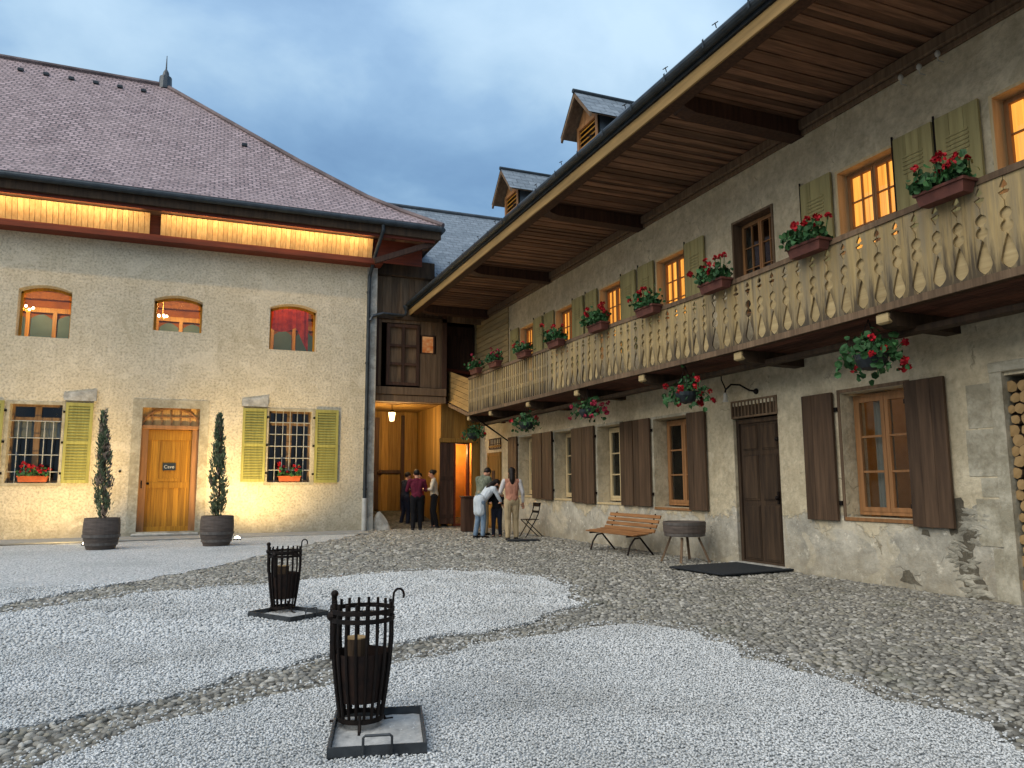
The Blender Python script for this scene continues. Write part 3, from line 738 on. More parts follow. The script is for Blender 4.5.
for yy in np.arange(-5,23,.9): mb.box(5.808,5.813,yy,yy+.03,6.98,7.1)
gut=part('gutter',mb,M['zinc_dark'],farm)
mb=MB(); mb.lathe([(.05,-.22),(.06,-.1),(.11,0),(.12,.06)],(5.86,23.35,6.98),12); mb.tube([(5.86,23.35,6.8),(5.8,23.3,6.7),(5.0,22.85,6.62),(4.66,22.78,6.5),(4.6,22.76,6.35)],.05,10); part('downpipe',mb,M['zinc'],farm)
# roof planes with uv in metres
def uvroof(name,polys,mat,parent,thick=0):
    """polys: list of (verts, udir, vdir) quads"""
    off=rootloc(parent); me=bpy.data.meshes.new(name); V=[];F=[];UV=[]
    for vsq,u,v in polys:
        n=len(V); V+=[Vector(p)-off for p in vsq]; F.append(tuple(range(n,n+len(vsq)))); UV+=[(Vector(p).dot(Vector(u)),Vector(p).dot(Vector(v))) for p in vsq]
    me.from_pydata(V,[],F); ul=me.uv_layers.new(name='UVMap')
    for i,uv in enumerate(UV): ul.data[i].uv=uv
    me.materials.append(mat); o=bpy.data.objects.new(name,me); COL.objects.link(o); o.parent=parent; return o
sl_=.925; RX=12.6; RZ=7.12+(RX-5.86)*sl_
nv=Vector((1,0,sl_)).normalized()
nv2=Vector((-1,0,sl_)).normalized()
roofF=uvroof('roof',[([(5.86,-7,7.12),(5.86,27.5,7.12),(RX,27.5,RZ),(RX,-7,RZ)],(0,1,0),nv),
 ([(2*RX-5.86,-7,7.12),(2*RX-5.86,27.5,7.12),(RX,27.5,RZ),(RX,-7,RZ)],(0,1,0),nv2)],M['slate_tiles'],farm)
mb=MB(); 
for yy in (-6.9,27.4): mb.quad((5.95,yy,7.05),(2*RX-5.95,yy,7.05),(RX,yy,RZ-.05))
pieces('gable',mb,M['wood_dark'],farm)
mb=MB()
for yy in np.arange(.6,23.,1.15):
    x=5.95; z=7.14+.09*sl_; mb.tube([(x,yy,z),(x-.02,yy,z+.07)],.007,5); mb.tube([(x-.02,yy-.06,z+.05),(x-.02,yy+.06,z+.07)],.007,5)
part('snow_hooks',mb,M['iron'],farm)
# dormers
for yc in (13.62,17.92):
    x0,x1=7.32,8.75; hw=.46; zb=7.9; ze=9.02; zr=9.66
    mb=MB(); mb.box(x0,x1,yc-hw,yc-hw+.04,zb,ze); mb.box(x0,x1,yc+hw-.04,yc+hw,zb,ze); dm=part('dormer',mb,M['zinc'],farm)
    mb=MB(); 
    frame(MBx:=MB(lambda u,o,z:(x0-o,u,z)),yc-hw,yc+hw,zb+.2,ze+.05,.02,.09,.06)
    MBx.add([(yc-hw,.0,ze+.02),(yc+hw,.0,ze+.02),(yc,.0,zr-.08)],[(0,1,2)]); part('dormer_face',MBx,M['wood_frame'],dm)
    mb=MB(lambda u,o,z:(x0-o,u,z))
    for k in range(7): 
        z=zb+.3+k*.115; mb.add([(yc-hw+.1,-.05,z+.07),(yc+hw-.1,-.05,z+.07),(yc+hw-.1,.0,z),(yc-hw+.1,.0,z),(yc-hw+.1,-.05,z+.085),(yc+hw-.1,-.05,z+.085),(yc+hw-.1,.0,z+.015),(yc-hw+.1,.0,z+.015)],[(0,1,2,3),(4,5,6,7),(2,3,7,6),(0,1,5,4)])
    part('louvre',mb,M['wood_orange'],dm)
    mb=MB(lambda u,o,z:(x0-o,u,z)); mb.box(yc-hw+.05,yc+hw-.05,-.12,-.1,zb+.2,ze); part('louvre_backing',mb,M['wood_black'],dm)
    xr=x0-.32; e=.67; ez=8.90
    v1=Vector((0,1,(zr-ez)/e)).normalized(); v2=Vector((0,-1,(zr-ez)/e)).normalized()
    uvroof('dormer_roof',[([(xr,yc-e,ez),(x1,yc-e,ez),(x1,yc,zr),(xr,yc,zr)],(1,0,0),v1),([(xr,yc+e,ez),(x1,yc+e,ez),(x1,yc,zr),(xr,yc,zr)],(1,0,0),v2)],M['slate_tiles'],dm)
    mb=MB()
    for s in (-1,1):
        mb.add([(xr+.01,yc+s*e,ez-.11),(xr+.01,yc+s*e,ez-.012),(xr+.01,yc,zr-.012),(xr+.01,yc,zr-.13),(xr+.06,yc+s*e,ez-.11),(xr+.06,yc+s*e,ez-.012),(xr+.06,yc,zr-.012),(xr+.06,yc,zr-.13)],[(0,1,2,3),(4,5,6,7),(0,1,5,4),(0,3,7,4),(1,2,6,5)])
        mb.add([(xr+.06,yc+s*(e-.01),ez-.03),(x1-.2,yc+s*(e-.01),ez-.03),(x1-.2,yc,zr-.03),(xr+.06,yc,zr-.03)],[(0,1,2,3)])
    part('bargeboard',mb,M['wood_grey'],dm)
    mb=MB(); mb.tube([(xr-.02,yc,zr+.01),(x1,yc,zr+.01)],.05,8); part('ridge_cap',mb,M['zinc_dark'],dm)
# --- balcony
BX=7.36
def sag(y): return -.09*math.exp(-((y-9.3)/3.2)**2)+ .05*max(0,(y-15)/6)
def zb_(y): return 3.40+sag(y)*.6
def zt_(y): return 4.47+sag(y)
ys=[-3+.5*k for k in range(50)]; ys=[y for y in ys if y<21.5]+[21.45]
mb=MB()
for x in np.arange(7.30,8.44,.14):
    for a,b in zip(ys,ys[1:]):
        za,zc=zb_(a),zb_(b); x1=min(x+.134,W-.004); mb.add([(x,a,za-.05),(x1,a,za-.05),(x1,b,zc-.05),(x,b,zc-.05),(x,a,za-.015),(x1,a,za-.015),(x1,b,zc-.015),(x,b,zc-.015)],[(0,3,2,1),(4,5,6,7),(0,4,7,3),(1,2,6,5)])
bal=part('balcony',mb,M['wood_deck'],farm)
def rail(x0,x1,zf,h0,h1):
    mb=MB()
    for a,b in zip(ys,ys[1:]):
        za,zc=zf(a),zf(b); mb.add([(x0,a,za+h0),(x1,a,za+h0),(x1,b,zc+h0),(x0,b,zc+h0),(x0,a,za+h1),(x1,a,za+h1),(x1,b,zc+h1),(x0,b,zc+h1)],[(0,3,2,1),(4,5,6,7),(0,4,7,3),(1,2,6,5)])
    return mb
part('edge_beam',rail(BX-.1,BX+.02,zb_,-.05,.035),M['wood_grey'],bal)
part('handrail',rail(BX-.05,BX+.07,zt_,-.05,.02),M['wood_grey'],bal)
def holew(t):
    """half width of the cut-out at height fraction t of the board"""
    def circ(c,r): return math.sqrt(max(0,r*r-(t-c)**2))
    w_=0
    if .05<t<.40:
        s=(t-.05)/.35; w_=max(w_,.086*(math.sin(math.pi*min(1,s*1.6+.12))if s<.28 else (1-(s-.28)/.72)**.8))
    w_=max(w_,circ(.475,.066),circ(.61,.062))
    if .73<t<.84: w_=max(w_,.06*(t-.73)/.11)
    if .89<t<.955: w_=max(w_,.042*(1-((t-.89)/.065))**.5)
    return w_*1.0
T=[k/56 for k in range(57)]
mb=MB(); pit=.26; y=-2.9; k=0
boards=[]
while y<15.6:
    dxx=random.uniform(-.008,.008); z0=zb_(y)+.03; z1=zt_(y)-.05; gap=.003; g0=random.uniform(.0,.006)
    L=[];Rr=[]
    for t in T:
        hwid=max(gap,holew(t)); z=z0+(z1-z0)*t; L.append((y+hwid,z)); Rr.append((y+pit-hwid,z))
    n=len(T); x0=BX-.03+dxx; x1=x0+.026
    vsx=[(x0,a,b) for a,b in L]+[(x0,a,b) for a,b in Rr]+[(x1,a,b) for a,b in L]+[(x1,a,b) for a,b in Rr]
    fs=[]
    for i in range(n-1):
        fs+=[(i,i+1,n+i+1,n+i),(2*n+i,3*n+i,3*n+i+1,2*n+i+1),(i,2*n+i,2*n+i+1,i+1),(n+i,n+i+1,3*n+i+1,3*n+i)]
    fs+=[(0,n,3*n,2*n),(n-1,2*n+n-1,3*n+n-1,n+n-1)]
    mb.add(vsx,fs); y+=pit
yend=y
while y<21.4:
    z0=zb_(y)+.03; z1=zt_(y)-.05; mb.bbox(BX-.03,BX-.004,y+.015,y+.085,z0,z1,.008); mb.bbox(BX-.032,BX-.002,y,y+.105,z0+.3,z0+.42,.02); mb.bbox(BX-.031,BX-.003,y,y+.105,z0+.62,z0+.7,.02); y+=.135
part('balustrade',mb,M['wood_fret'],bal)
mb=MB(); y=-2.9
rr=random.Random(5)
while y<15.4:
    if rr.random()>.13: mb.bbox(BX-.001,BX+.016,y-.125,y+.125,zb_(y)+.0,zt_(y)-.22,.006)
    y+=.26
part('backing_boards',mb,M['wood_pale'],bal)
for i,y in enumerate((-1.4,1.2,3.8,6.42,9.02,11.7,14.3,16.9,19.5,21.35)):
    zf=zb_(y); mb=MB(); poly=[(W+.05,zf-.052),(BX-.03,zf-.052),(BX-.06,zf-.12),(BX+.0,zf-.18),(BX+.05,zf-.22),(W+.05,zf-.24)]
    mb.prism(poly,lambda p:(p[0],y-.1,p[1]),lambda p:(p[0],y+.1,p[1])); part('support_beam',mb,M['wood_black'],bal)
    mb=MB(); mb.bbox(BX-.075,BX-.0,y-.085,y+.085,zf-.19,zf-.06,.02); part('beam_end',mb,M['wood_pale'],bal)
mb=MB(); mb.bbox(7.7,7.86,-3,21.4,3.1,3.18,.01) ; part('bearer',mb,M['wood_black'],bal)
mb=MB(); mb.tube([(BX+.02,20.9,3.28),(W-.02,20.95,2.62)],.022,7); part('strut',mb,M['iron'],bal)

# ---------------------------------------------------------------- manor house (left)
man=thing('manor_house','big pale roughcast house with purple tiled hip roof and lit eave','house',(-5,D,0))
AW=[(-4.64,-3.41,5.26,6.66,.14),(-1.41,-.16,5.64,6.67,.14),(1.68,3.02,5.3,6.70,.15),(-7.9,-6.7,5.3,6.66,.14)]
BW=[(-4.62,-3.44,1.45,3.5),(1.76,2.96,1.45,3.52),(-7.9,-6.7,1.45,3.5)]
MD=(-1.54,-.09,.0,3.52)
holes=[*AW,*BW,MD]
mb=MB(TY); wall(mb,-16,4.5,-.2,8.2,holes,.5); part('wall',mb,M['manor_plaster'],man)
mb=MB(); mb.box(-16,-15.6,23.4,38,-.2,8.6); mb.box(4.0,4.5,23.4,38,-.2,8.6); mb.box(-16,4.5,38,38.4,-.2,8.6); mb.box(-15.6,4.0,23.4,38,4.4,4.6)
for x in (-6.2,-1.6,.0): mb.box(x-.05,x+.05,23.41,27,-.2,4.4)
mb.box(-15.6,4,27,27.1,-.2,4.4)
part('inner_wall',mb,M['room_dark'],man)
mb=MB(); mb.bbox(4.5,4.82,22.86,23.2,0,8.2,.02); part('corner_pier',mb,M['grey_stone'],man)
# great room on the upper floor
mb=MB(); mb.box(-15,4.0,27.0,27.06,4.6,8.3); mb.box(-15.5,4.0,23.42,27,8.0,8.05); part('room_lining',mb,M['room_wall'],man)
mb=MB()
for x in np.arange(-9,4,1.15): mb.bbox(x-.1,x+.1,23.45,26.98,7.72,7.98,.02)
mb.bbox(-15,3.9,26.7,26.9,7.1,7.35,.02)
part('ceiling_beams',mb,M['wood_beam'],man)
mb=MB(); mb2=MB()
for x in np.arange(-7.3,3.6,.72):
    N=8; a,b=x+.07,x+.65; top=6.5; poly=[(a,4.62),(b,4.62)]+[(b-(b-a)*k/N, top+.16*math.sin(math.pi*k/N)) for k in range(N+1)]
    mb.prism(poly,lambda p:(p[0],26.9,p[1]),lambda p:(p[0],26.98,p[1]))
    mb2.bbox(x-.055,x+.055,26.82,26.96,4.62,6.8,.01)
mb2.bbox(-7.4,3.7,26.83,26.95,6.7,6.86,.01)
part('glazed_partition',mb,M['door_grey'],man); part('partition_posts',mb2,M['wood_orange'],man)
mb=MB(TY); a,b=AW[2][:2]
N=20
vs_=[];fs_=[]
for k in range(N+1):
    u=a-.05+(b-a-.12)*k/N; s=k/N; low=6.12-.16*math.sin(math.pi*min(1,s*1.4)) if s<.7 else 6.12-.75*(s-.7)/.3
    o=-.62+.03*math.sin(k*1.7); vs_+=[(u,o,low),(u,o,6.75)]
for k in range(N): fs_.append((2*k,2*k+2,2*k+3,2*k+1))
mb.add(vs_,fs_); part('swag_curtain',mb,M['curtain_red'],man)
for k,h in enumerate(AW):
    a,b,z0,z1,rise=h; mb=MB(TY); o=-.32
    mb.box(a,a+.06,o-.05,o,z0,z1-rise); mb.box(b-.06,b,o-.05,o,z0,z1-rise); mb.box(a+.06,b-.06,o-.05,o,z0,z0+.05)
    N=10; uc=(a+b)/2; hw=(b-a)/2
    pts=[(a+(b-a)*q/N, z1-rise+rise*(1-((a+(b-a)*q/N-uc)/hw)**2)) for q in range(N+1)]
    for (ua,za),(ub,zb2) in zip(pts,pts[1:]): mb.add([(ua,o,za-.07),(ub,o,zb2-.07),(ub,o,zb2-.002),(ua,o,za-.002),(ua,o-.05,za-.07),(ub,o-.05,zb2-.07),(ub,o-.05,zb2-.002),(ua,o-.05,za-.002)],[(0,1,2,3),(4,5,6,7),(0,1,5,4),(2,3,7,6)])
    wn=part('arched_window',mb,M['wood_orange'],man)
    mb=MB(TY); mb.prism([(a+.03,z0+.03),(b-.03,z0+.03)]+[(u,z-.03) for u,z in reversed(pts[1:-1])],lambda p:(p[0],o-.03,p[1]),lambda p:(p[0],o-.036,p[1])); part('pane',mb,M['glass'],wn)
lamp('great_room_lamp','POINT',(-4.9,25.2,6.9),130,(1,.6,.22),.2)
lamp('great_room_lamp','POINT',(-.9,25.2,6.9),105,(1,.6,.22),.2)
lamp('great_room_lamp','POINT',(2.2,24.5,7.3),100,(1,.6,.22),.2)
def chandelier(loc,label,n=6,r=.28):
    c=thing('chandelier',label,'chandelier',loc,0,'chandeliers seen through the arched windows')
    x,y,z=loc; mb=MB(); mb.tube([(x,y,z),(x,y,7.98)],.012,6)
    for k in range(n):
        t=2*math.pi*k/n; mb.tube([(x,y,z+.05),(x+.6*r*math.cos(t),y+.6*r*math.sin(t),z-.06),(x+r*math.cos(t),y+r*math.sin(t),z)],.01,5)
    part('arms',mb,M['wood_orange'],c); mb=MB()
    for k in range(n):
        t=2*math.pi*k/n; mb.sph((x+r*math.cos(t),y+r*math.sin(t),z+.05),.035,8,6)
    part('bulbs',mb,M['lamp_bulb'],c)
chandelier((-5.05,25.5,6.5),'lit chandelier hanging behind the leftmost arched window')
chandelier((-1.31,25.3,6.5),'lit chandelier hanging behind the middle arched window over the door',5,.12)
# barred windows
for k,h in enumerate(BW):
    a,b,z0,z1=h; mb=MB(TY)
    frame(mb,a,b,z0,z1,-.3,.06,.07)
    mb.box((a+b)/2-.07,(a+b)/2+.07,-.36,-.28,z0+.06,z1-.06); mb.box(a+.06,b-.06,-.36,-.285,z1-.42,z1-.34)
    wn=part('barred_window',mb,M['wood_worn'],man)
    part('pane',pane(a+.05,b-.05,z0+.05,z1-.05,-.33,TY),M['glass'],wn)
    mb=MB(TY); 
    if k==0:
        zs=[z0+.28,z0+.72,z0+1.16,z0+1.6]; us=[a+(b-a)*q/6 for q in (1,2,4,5)]; top=z0+1.6
    else:
        zs=[z0+(z1-z0)*q/6 for q in (1,2,3,4,5)]; us=[a+(b-a)*q/6 for q in range(1,6)]; top=z1
    for z in zs: mb.tube([(a-.02,-.12,z),(b+.02,-.12,z)],.013,6)
    for u in us: mb.tube([(u,-.108,z0),(u,-.108,top)],.012,6)
    part('grille',mb,M['iron_bars'],wn)
    if k==0: 
        part('net_curtain',pleats(TY,a+.06,b-.06,z1-.85,z1-.4,-.42,.015,24),M['curtain_net'],wn)
    mb=MB(TY); frame(mb,a-.09,b+.09,z0-.09,z1+.06,.012,.085,.03); part('window_surround',mb,M['stone_trim'],man)
lamp('parlour_lamp','POINT',(2.3,25.6,3.2),9,(1,.6,.25),.15)
lamp('pantry_lamp','POINT',(-4.,26.,3.6),3.5,(1,.62,.3),.15)
def louvre_shutter(u0,u1,z0,z1):
    mb=MB(TY); o=.07; t=.04; zm=(z0+z1)/2+.0
    mb.box(u0,u0+.07,o-t,o,z0,z1); mb.box(u1-.07,u1,o-t,o,z0,z1)
    for a,b in ((z0,z0+.09),(zm-.04,zm+.04),(z1-.09,z1)): mb.box(u0+.07,u1-.07,o-t,o,a,b)
    for a,b in ((z0+.09,zm-.04),(zm+.04,z1-.09)):
        n=int((b-a)/.075)
        for k in range(n):
            z=a+(b-a)*(k+.5)/n; mb.add([(u0+.07,o-.002,z-.026),(u1-.07,o-.002,z-.026),(u1-.07,o-.034,z+.02),(u0+.07,o-.034,z+.02),(u0+.07,o-.002,z-.014),(u1-.07,o-.002,z-.014),(u1-.07,o-.034,z+.032),(u0+.07,o-.034,z+.032)],[(0,1,2,3),(4,5,6,7),(0,1,5,4),(2,3,7,6)])
    mb.box(u0+.07,u1-.07,o-.04,o-.036,z0+.09,z1-.09)
    s=part('louvred_shutter',mb,M['shutter_green'],man); return s
for (u0,u1,z0,z1,hg) in ((-3.36,-2.72,1.44,3.55,-1),(-5.4,-4.74,1.44,3.55,1),(1.04,1.69,1.46,3.55,1),(3.06,3.73,1.43,3.57,-1)):
    s=louvre_shutter(u0,u1,z0,z1); mb=MB(TY)
    uu=u0 if hg<0 else u1
    for z in (z0+.25,(z0+z1)/2,z1-.25): mb.box(uu-.06,uu+.06,.01,.028,z-.03,z+.03)
    part('hinge',mb,M['iron'],s)
# sloping slate drip boards above two of the shutters
mb=MB(TY)
for u0,u1 in ((-3.42,-2.66),(1.0,1.72)):
    mb.add([(u0,.0,3.62),(u1,.0,3.62),(u1,.0,3.92),(u0+.0,.0,3.80),(u0,.09,3.6),(u1,.09,3.6),(u1,.03,3.92),(u0,.03,3.80)],[(4,5,6,7),(0,4,7,3),(1,2,6,5),(3,7,6,2),(0,1,5,4)])
part('drip_board',mb,M['grey_stone'],man)
# front door
a,b,z0,z1=MD
mb=MB(TY); mb.box(a,a+.17,-.3,-.14,.1,z1-.6); mb.box(b-.17,b,-.3,-.14,.1,z1-.6); mb.bbox(a,b,-.3,-.1,z1-.62,z1-.5,.02); part('door_frame',mb,M['wood_frame'],man)
mb=MB(TY); u0,u1=a+.17,b-.17; zs0,zs1=.12,z1-.63; zm=1.36
n=8; w_=(u1-u0)/n
for k in range(n):
    mb.bbox(u0+k*w_+.002,u0+(k+1)*w_-.002,-.27,-.24,zs0,zm-.01,.006); mb.bbox(u0+k*w_+.002,u0+(k+1)*w_-.002,-.27,-.24,zm+.01,zs1,.006)
mb.box(u0,u1,-.238,-.215,zm-.06,zm+.1); mb.box(u0,u1,-.238,-.215,zs0,zs0+.14); mb.box(u0,u1,-.238,-.212,zs1-.28,zs1)
mb.box(u0,u0+.08,-.238,-.216,zs0+.14,zs1-.28); mb.box(u1-.08,u1,-.238,-.216,zs0+.14,zs1-.28); mb.box(u0+.26,u0+.3,-.238,-.222,zm+.1,zs1-.28); mb.box(u1-.3,u1-.26,-.238,-.222,zm+.1,zs1-.28)
mb.box(u0+.3,u1-.3,-.238,-.224,zm+.12,zm+.2)
drm=part('door',mb,M['wood_orange'],man)
mb=MB(TY); uc=(a+b)/2; mb.box(uc-.16,uc+.17,-.222,-.20,1.78,1.98); sg=part('name_plate',mb,M['sign_dark'],drm)
def text(s,size,loc,rot,mat,parent,name='lettering'):
    c=bpy.data.curves.new(name,'FONT'); c.body=s; c.size=size; c.extrude=.002; c.align_x='CENTER'; c.align_y='CENTER'
    o=bpy.data.objects.new(name,c); dg=bpy.context.evaluated_depsgraph_get(); COL.objects.link(o)
    dg=bpy.context.evaluated_depsgraph_get(); me=bpy.data.meshes.new_from_object(o.evaluated_get(dg)); bpy.data.objects.remove(o)
    me.materials.clear(); me.materials.append(mat); o=bpy.data.objects.new(name,me); COL.objects.link(o); o.parent=parent
    o.location=Vector(loc)-rootloc(parent); o.rotation_euler=rot; return o
text('Cave',.13,(uc,D+.198,1.875),(R(90),0,0),M['sign_white'],sg)
mb=MB(TY); mb.box(u0-.12,u0-.09,-.15,-.12,1.3,1.5); mb.sph((u0+.05,-.19,1.42),.035,8,6); part('handle',mb,M['iron'],drm)
mb=MB(TY); zt=z1-.5
N=14; r_=(b-a)/2-.02
pts=[(uc+r_*math.cos(math.pi*q/N), zt+.0+.47*math.sin(math.pi*q/N)) for q in range(N+1)]
for p,q in zip(pts,pts[1:]): mb.bar((p[0],-.2,p[1]),(q[0],-.2,q[1]),.05,.05,(0,1,0))
for k in range(1,6):
    u=a+(b-a)*k/6; mb.box(u-.014,u+.014,-.22,-.19,zt,z1-.01)
mb.box(a,b,-.222,-.192,zt+.22,zt+.245); fan=part('fanlight',mb,M['wood_frame'],man)
mb=MB(TY); mb.box(a,b,-.26,-.24,zt,z1); part('fanlight_panel',mb,M['wood_valance'],fan)
mb=MB(TY); mb.bbox(a-.1,b+.1,-.45,.2,.03,.1,.02); part('door_step',mb,M['grey_stone'],man)
mb=MB(TY); frame(mb,a-.24,b+.24,-.1,z1+.2,.014,.235,.03); part('door_surround',mb,M['stone_trim'],man)
mb=MB(TY)
for u,z in ((-2.0,1.75),(.25,1.75),(-4.84,1.7)): mb.sph((u,.02,z),.035,8,6); mb.tube([(u,0,z),(u,.06,z)],.012,6)
part('wall_hook',mb,M['iron'],man)
# eave: red beam, lit valance boards, dark fascia, gutter
GY=22.0
mb=MB(); mb.bbox(-16,4.9,22.45,22.898,8.05,8.24,.02); part('eave_beam',mb,M['wood_red'],man)
mb=MB(); x=-15.9
while x<4.55:
    wd=random.uniform(.12,.15)
    if not(-1.72<x<-1.38):
        zt0=8.83; zb0=8.20+random.uniform(-.012,.012); yb=22.60+random.uniform(0,.008)
        mb.add([(x,yb,zb0),(x+wd-.009,yb,zb0),(x+wd-.009,yb-.16,zt0),(x,yb-.16,zt0),(x,yb+.02,zb0),(x+wd-.009,yb+.02,zb0),(x+wd-.009,yb-.14,zt0),(x,yb-.14,zt0)],[(0,1,2,3),(4,5,6,7),(0,1,5,4),(1,2,6,5),(0,3,7,4),(2,3,7,6)])
    x+=wd
val=part('valance_boards',mb,M['wood_valance'],man)
mb=MB(); mb.box(-16,6.2,22.72,22.75,8.2,8.93); mb.bbox(-16,6.45,22.14,22.2,8.83,8.93,.01); part('valance_backing',mb,M['wood_red'],man)
mb=MB(); mb.bbox(-16,6.62,22.06,22.14,8.92,9.2,.01); mb.bbox(6.5,6.6,22.14,38,8.92,9.2,.01); part('eave_fascia',mb,M['wood_black'],man)
mb=MB(); mb.tube([(-16,21.98,9.24),(6.6,21.98,9.24)],.09,12); mb.tube([(6.66,22.0,9.24),(6.66,38,9.24)],.09,12); part('gutter',mb,M['zinc_dark'],man)
# underside at the right corner: boards and a projecting rafter
mb=MB()
for k in range(14):
    x=4.62+k*.14; mb.box(x,x+.13,22.15,38,8.93,8.95)
mb.box(-16,4.6,22.2,22.72,8.86,8.88)
part('soffit',mb,M['wood_soffit'],man)
for y0,y1 in ((22.3,22.3),(23.6,23.6),(24.9,24.9),(26.2,26.2)):
    mb=MB(); mb.bar((4.6,y0,8.1),(6.4,y1,8.85),.14,.16); part('eave_brace',mb,M['wood_dark'],man)
mb=MB(); mb.box(4.5,4.6,23.2,38,8.1,9.0); part('upper_side_wall',mb,M['wood_black'],man)
# roof with a bell-cast foot
prof=[(0,9.35),(1,10.0),(2,10.72),(3,11.58),(4,12.45),(8.6,16.66)]
XL,XR,YF,YB=-17.5,6.66,21.98,39.2
polys=[]
for (d0,z0),(d1,z1) in zip(prof,prof[1:]):
    L=math.hypot(d1-d0,z1-z0); vf=(0,(d1-d0)/L,(z1-z0)/L)
    polys.append(([(XL+d0,YF+d0,z0),(XR-d0,YF+d0,z0),(XR-d1,YF+d1,z1),(XL+d1,YF+d1,z1)],(1,0,0),vf))
    polys.append(([(XL+d0,YB-d0,z0),(XR-d0,YB-d0,z0),(XR-d1,YB-d1,z1),(XL+d1,YB-d1,z1)],(1,0,0),(0,-vf[1],vf[2])))
    polys.append(([(XR-d0,YF+d0,z0),(XR-d0,YB-d0,z0),(XR-d1,YB-d1,z1),(XR-d1,YF+d1,z1)],(0,1,0),(-vf[1],0,vf[2])))
    polys.append(([(XL+d0,YF+d0,z0),(XL+d0,YB-d0,z0),(XL+d1,YB-d1,z1),(XL+d1,YF+d1,z1)],(0,1,0),(vf[1],0,vf[2])))
rf=uvroof('roof',polys,M['clay_tiles'],man)
mb=MB(); mb.tube([(XL+8.6,30.59,16.69),(XR-8.6,30.59,16.69)],.11,8)
for sx_ in (1,):
    mb.tube([(XR-d,YF+d,z+.02) for d,z in prof],.09,8)
part('ridge_tiles',mb,M['clay_tiles'],rf)
mb=MB(); X0,Y0,Z0=XR-8.6,30.59,16.62
mb.lathe([(.24,-.1),(.22,.4),(.13,.46),(.1,.62),(.03,.75),(.012,1.3)],(X0,Y0,Z0),10); part('finial',mb,M['zinc'],rf)
mb=MB()
for x in (-6.5,-5.72,-4.94,-4.16,-3.38,-2.6): 
    d=7.75; z=prof[4][1]+(d-4)*(4.21/4.6); mb.bbox(x-.09,x+.09,YF+d-.12,YF+d+.03,z-.06,z+.06,.02)
d=4.6; z=prof[4][1]+(d-4)*(4.21/4.6); mb.bbox(.8,.98,YF+d-.12,YF+d+.03,z-.06,z+.06,.02)
part('roof_vents',mb,M['zinc_dark'],rf)
mb=MB(); mb.tube([(4.78,21.98,9.15),(4.78,22.0,8.98),(4.62,22.5,8.2),(4.56,22.76,7.75),(4.55,22.78,7.4),(4.54,22.79,.95)],.055,10)
for z in (7.2,5,3,1.2): mb.tube([(4.54,22.79,z),(4.54,22.79,z+.06)],.068,10)
dp=part('downpipe',mb,M['zinc_dark'],man); mb=MB(); mb.tube([(4.54,22.79,.97),(4.54,22.79,.02)],.075,12); part('pipe_foot',mb,M['white_pipe'],dp)
# LED strip hidden behind the red beam (lit eave)
for x0,x1 in ((-15.5,-1.75),(-1.35,4.5)):
    lamp('eave_strip_light','AREA',((x0+x1)/2,22.13,8.80),28*(x1-x0)/6,(1,.71,.37),x1-x0-.1,((x0+x1)/2,22.75,8.42),None,.03)

# ---------------------------------------------------------------- connecting wing with passage
wing=thing('gateway_wing','dark timber wing over a lit plank passage between the two houses','building',(6.6,23.3,0))
GF=23.3
def TG(u,o,z): return (u,GF-o,z)
mb=MB(TG); x=4.86
while x<7.15:
    wd=random.uniform(.17,.23); x1=min(x+wd,7.15)
    if x1<5.22 or x>6.3: zz0,zz1=(4.42,6.6)
    else: zz0,zz1=(6.45,6.6)
    if not (6.3<=x<6.84): mb.bbox(x,x1-.006,-.04,.0+random.uniform(0,.012),zz0,zz1,.006)
    else:
        mb.bbox(x,x1-.006,-.04,.008,4.42,5.52,.006); mb.bbox(x,x1-.006,-.04,.008,6.12,6.6,.006)
    x+=wd
part('gallery_front',mb,M['wood_grey'],wing)
mb=MB(TG); x=4.86
while x<8.45:
    wd=random.uniform(.2,.3); x1=min(x+wd,8.45); mb.bbox(x,x1-.005,-.1,-.03+random.uniform(0,.012),6.62,8.0,.006); x+=wd
part('gable_boards',mb,M['wood_grey'],wing)
mb=MB(TG); mb.bbox(4.85,6.75,-.2,.12,7.95,8.5,.02); part('wall_plate',mb,M['wood_black'],wing); mb=MB(TG); mb.bbox(4.85,7.2,-.1,.06,6.56,6.7,.01); part('gallery_head_beam',mb,M['wood_black'],wing)
mb=MB(TG); mb.bbox(4.83,7.18,-.3,.1,4.16,4.40,.012); mb.bbox(4.83,7.18,-.3,.06,3.94,4.15,.012); gb=part('gallery_beam',mb,M['wood_grey'],wing)
mb=MB(TG); mb.bbox(4.86,4.98,-.1,.05,4.4,6.6,.01); mb.bbox(7.05,7.2,-.1,.06,4.4,6.9,.01); pieces('gallery_post',mb,M['wood_dark'],wing)
mb=MB(TG); u0,u1,z0,z1=5.24,6.3,4.46,6.42; frame(mb,u0,u1,z0,z1,.04,.1,.1)
um=(u0+u1)/2; mb.box(um-.05,um+.05,-.03,.045,z0+.1,z1-.1)
for q in (1,2): z=z0+.1+(z1-z0-.2)*q/3; mb.box(u0+.1,um-.05,-.03,.035,z-.04,z+.04); mb.box(um+.05,u1-.1,-.03,.035,z-.04,z+.04)
gw=part('gallery_window',mb,M['wood_dark'],wing); mb=MB(TG); mb.box(u0+.1,u1-.1,-.05,-.035,z0+.1,z1-.1); part('blind',mb,M['wood_grey'],gw)
mb=MB(TG); mb.box(6.34,6.8,-.06,-.05,5.5,6.14); frame(mb,6.36,6.8,5.52,6.12,.02,.035,.06); lw=part('small_window',mb,M['wood_dark'],wing)
mb=MB(TG); mb.box(6.39,6.77,-.045,-.04,5.56,6.09); part('lit_pane',mb,emit('lit_small',(.5,.13,.03),.3,(.7,.35,.14),6),lw)
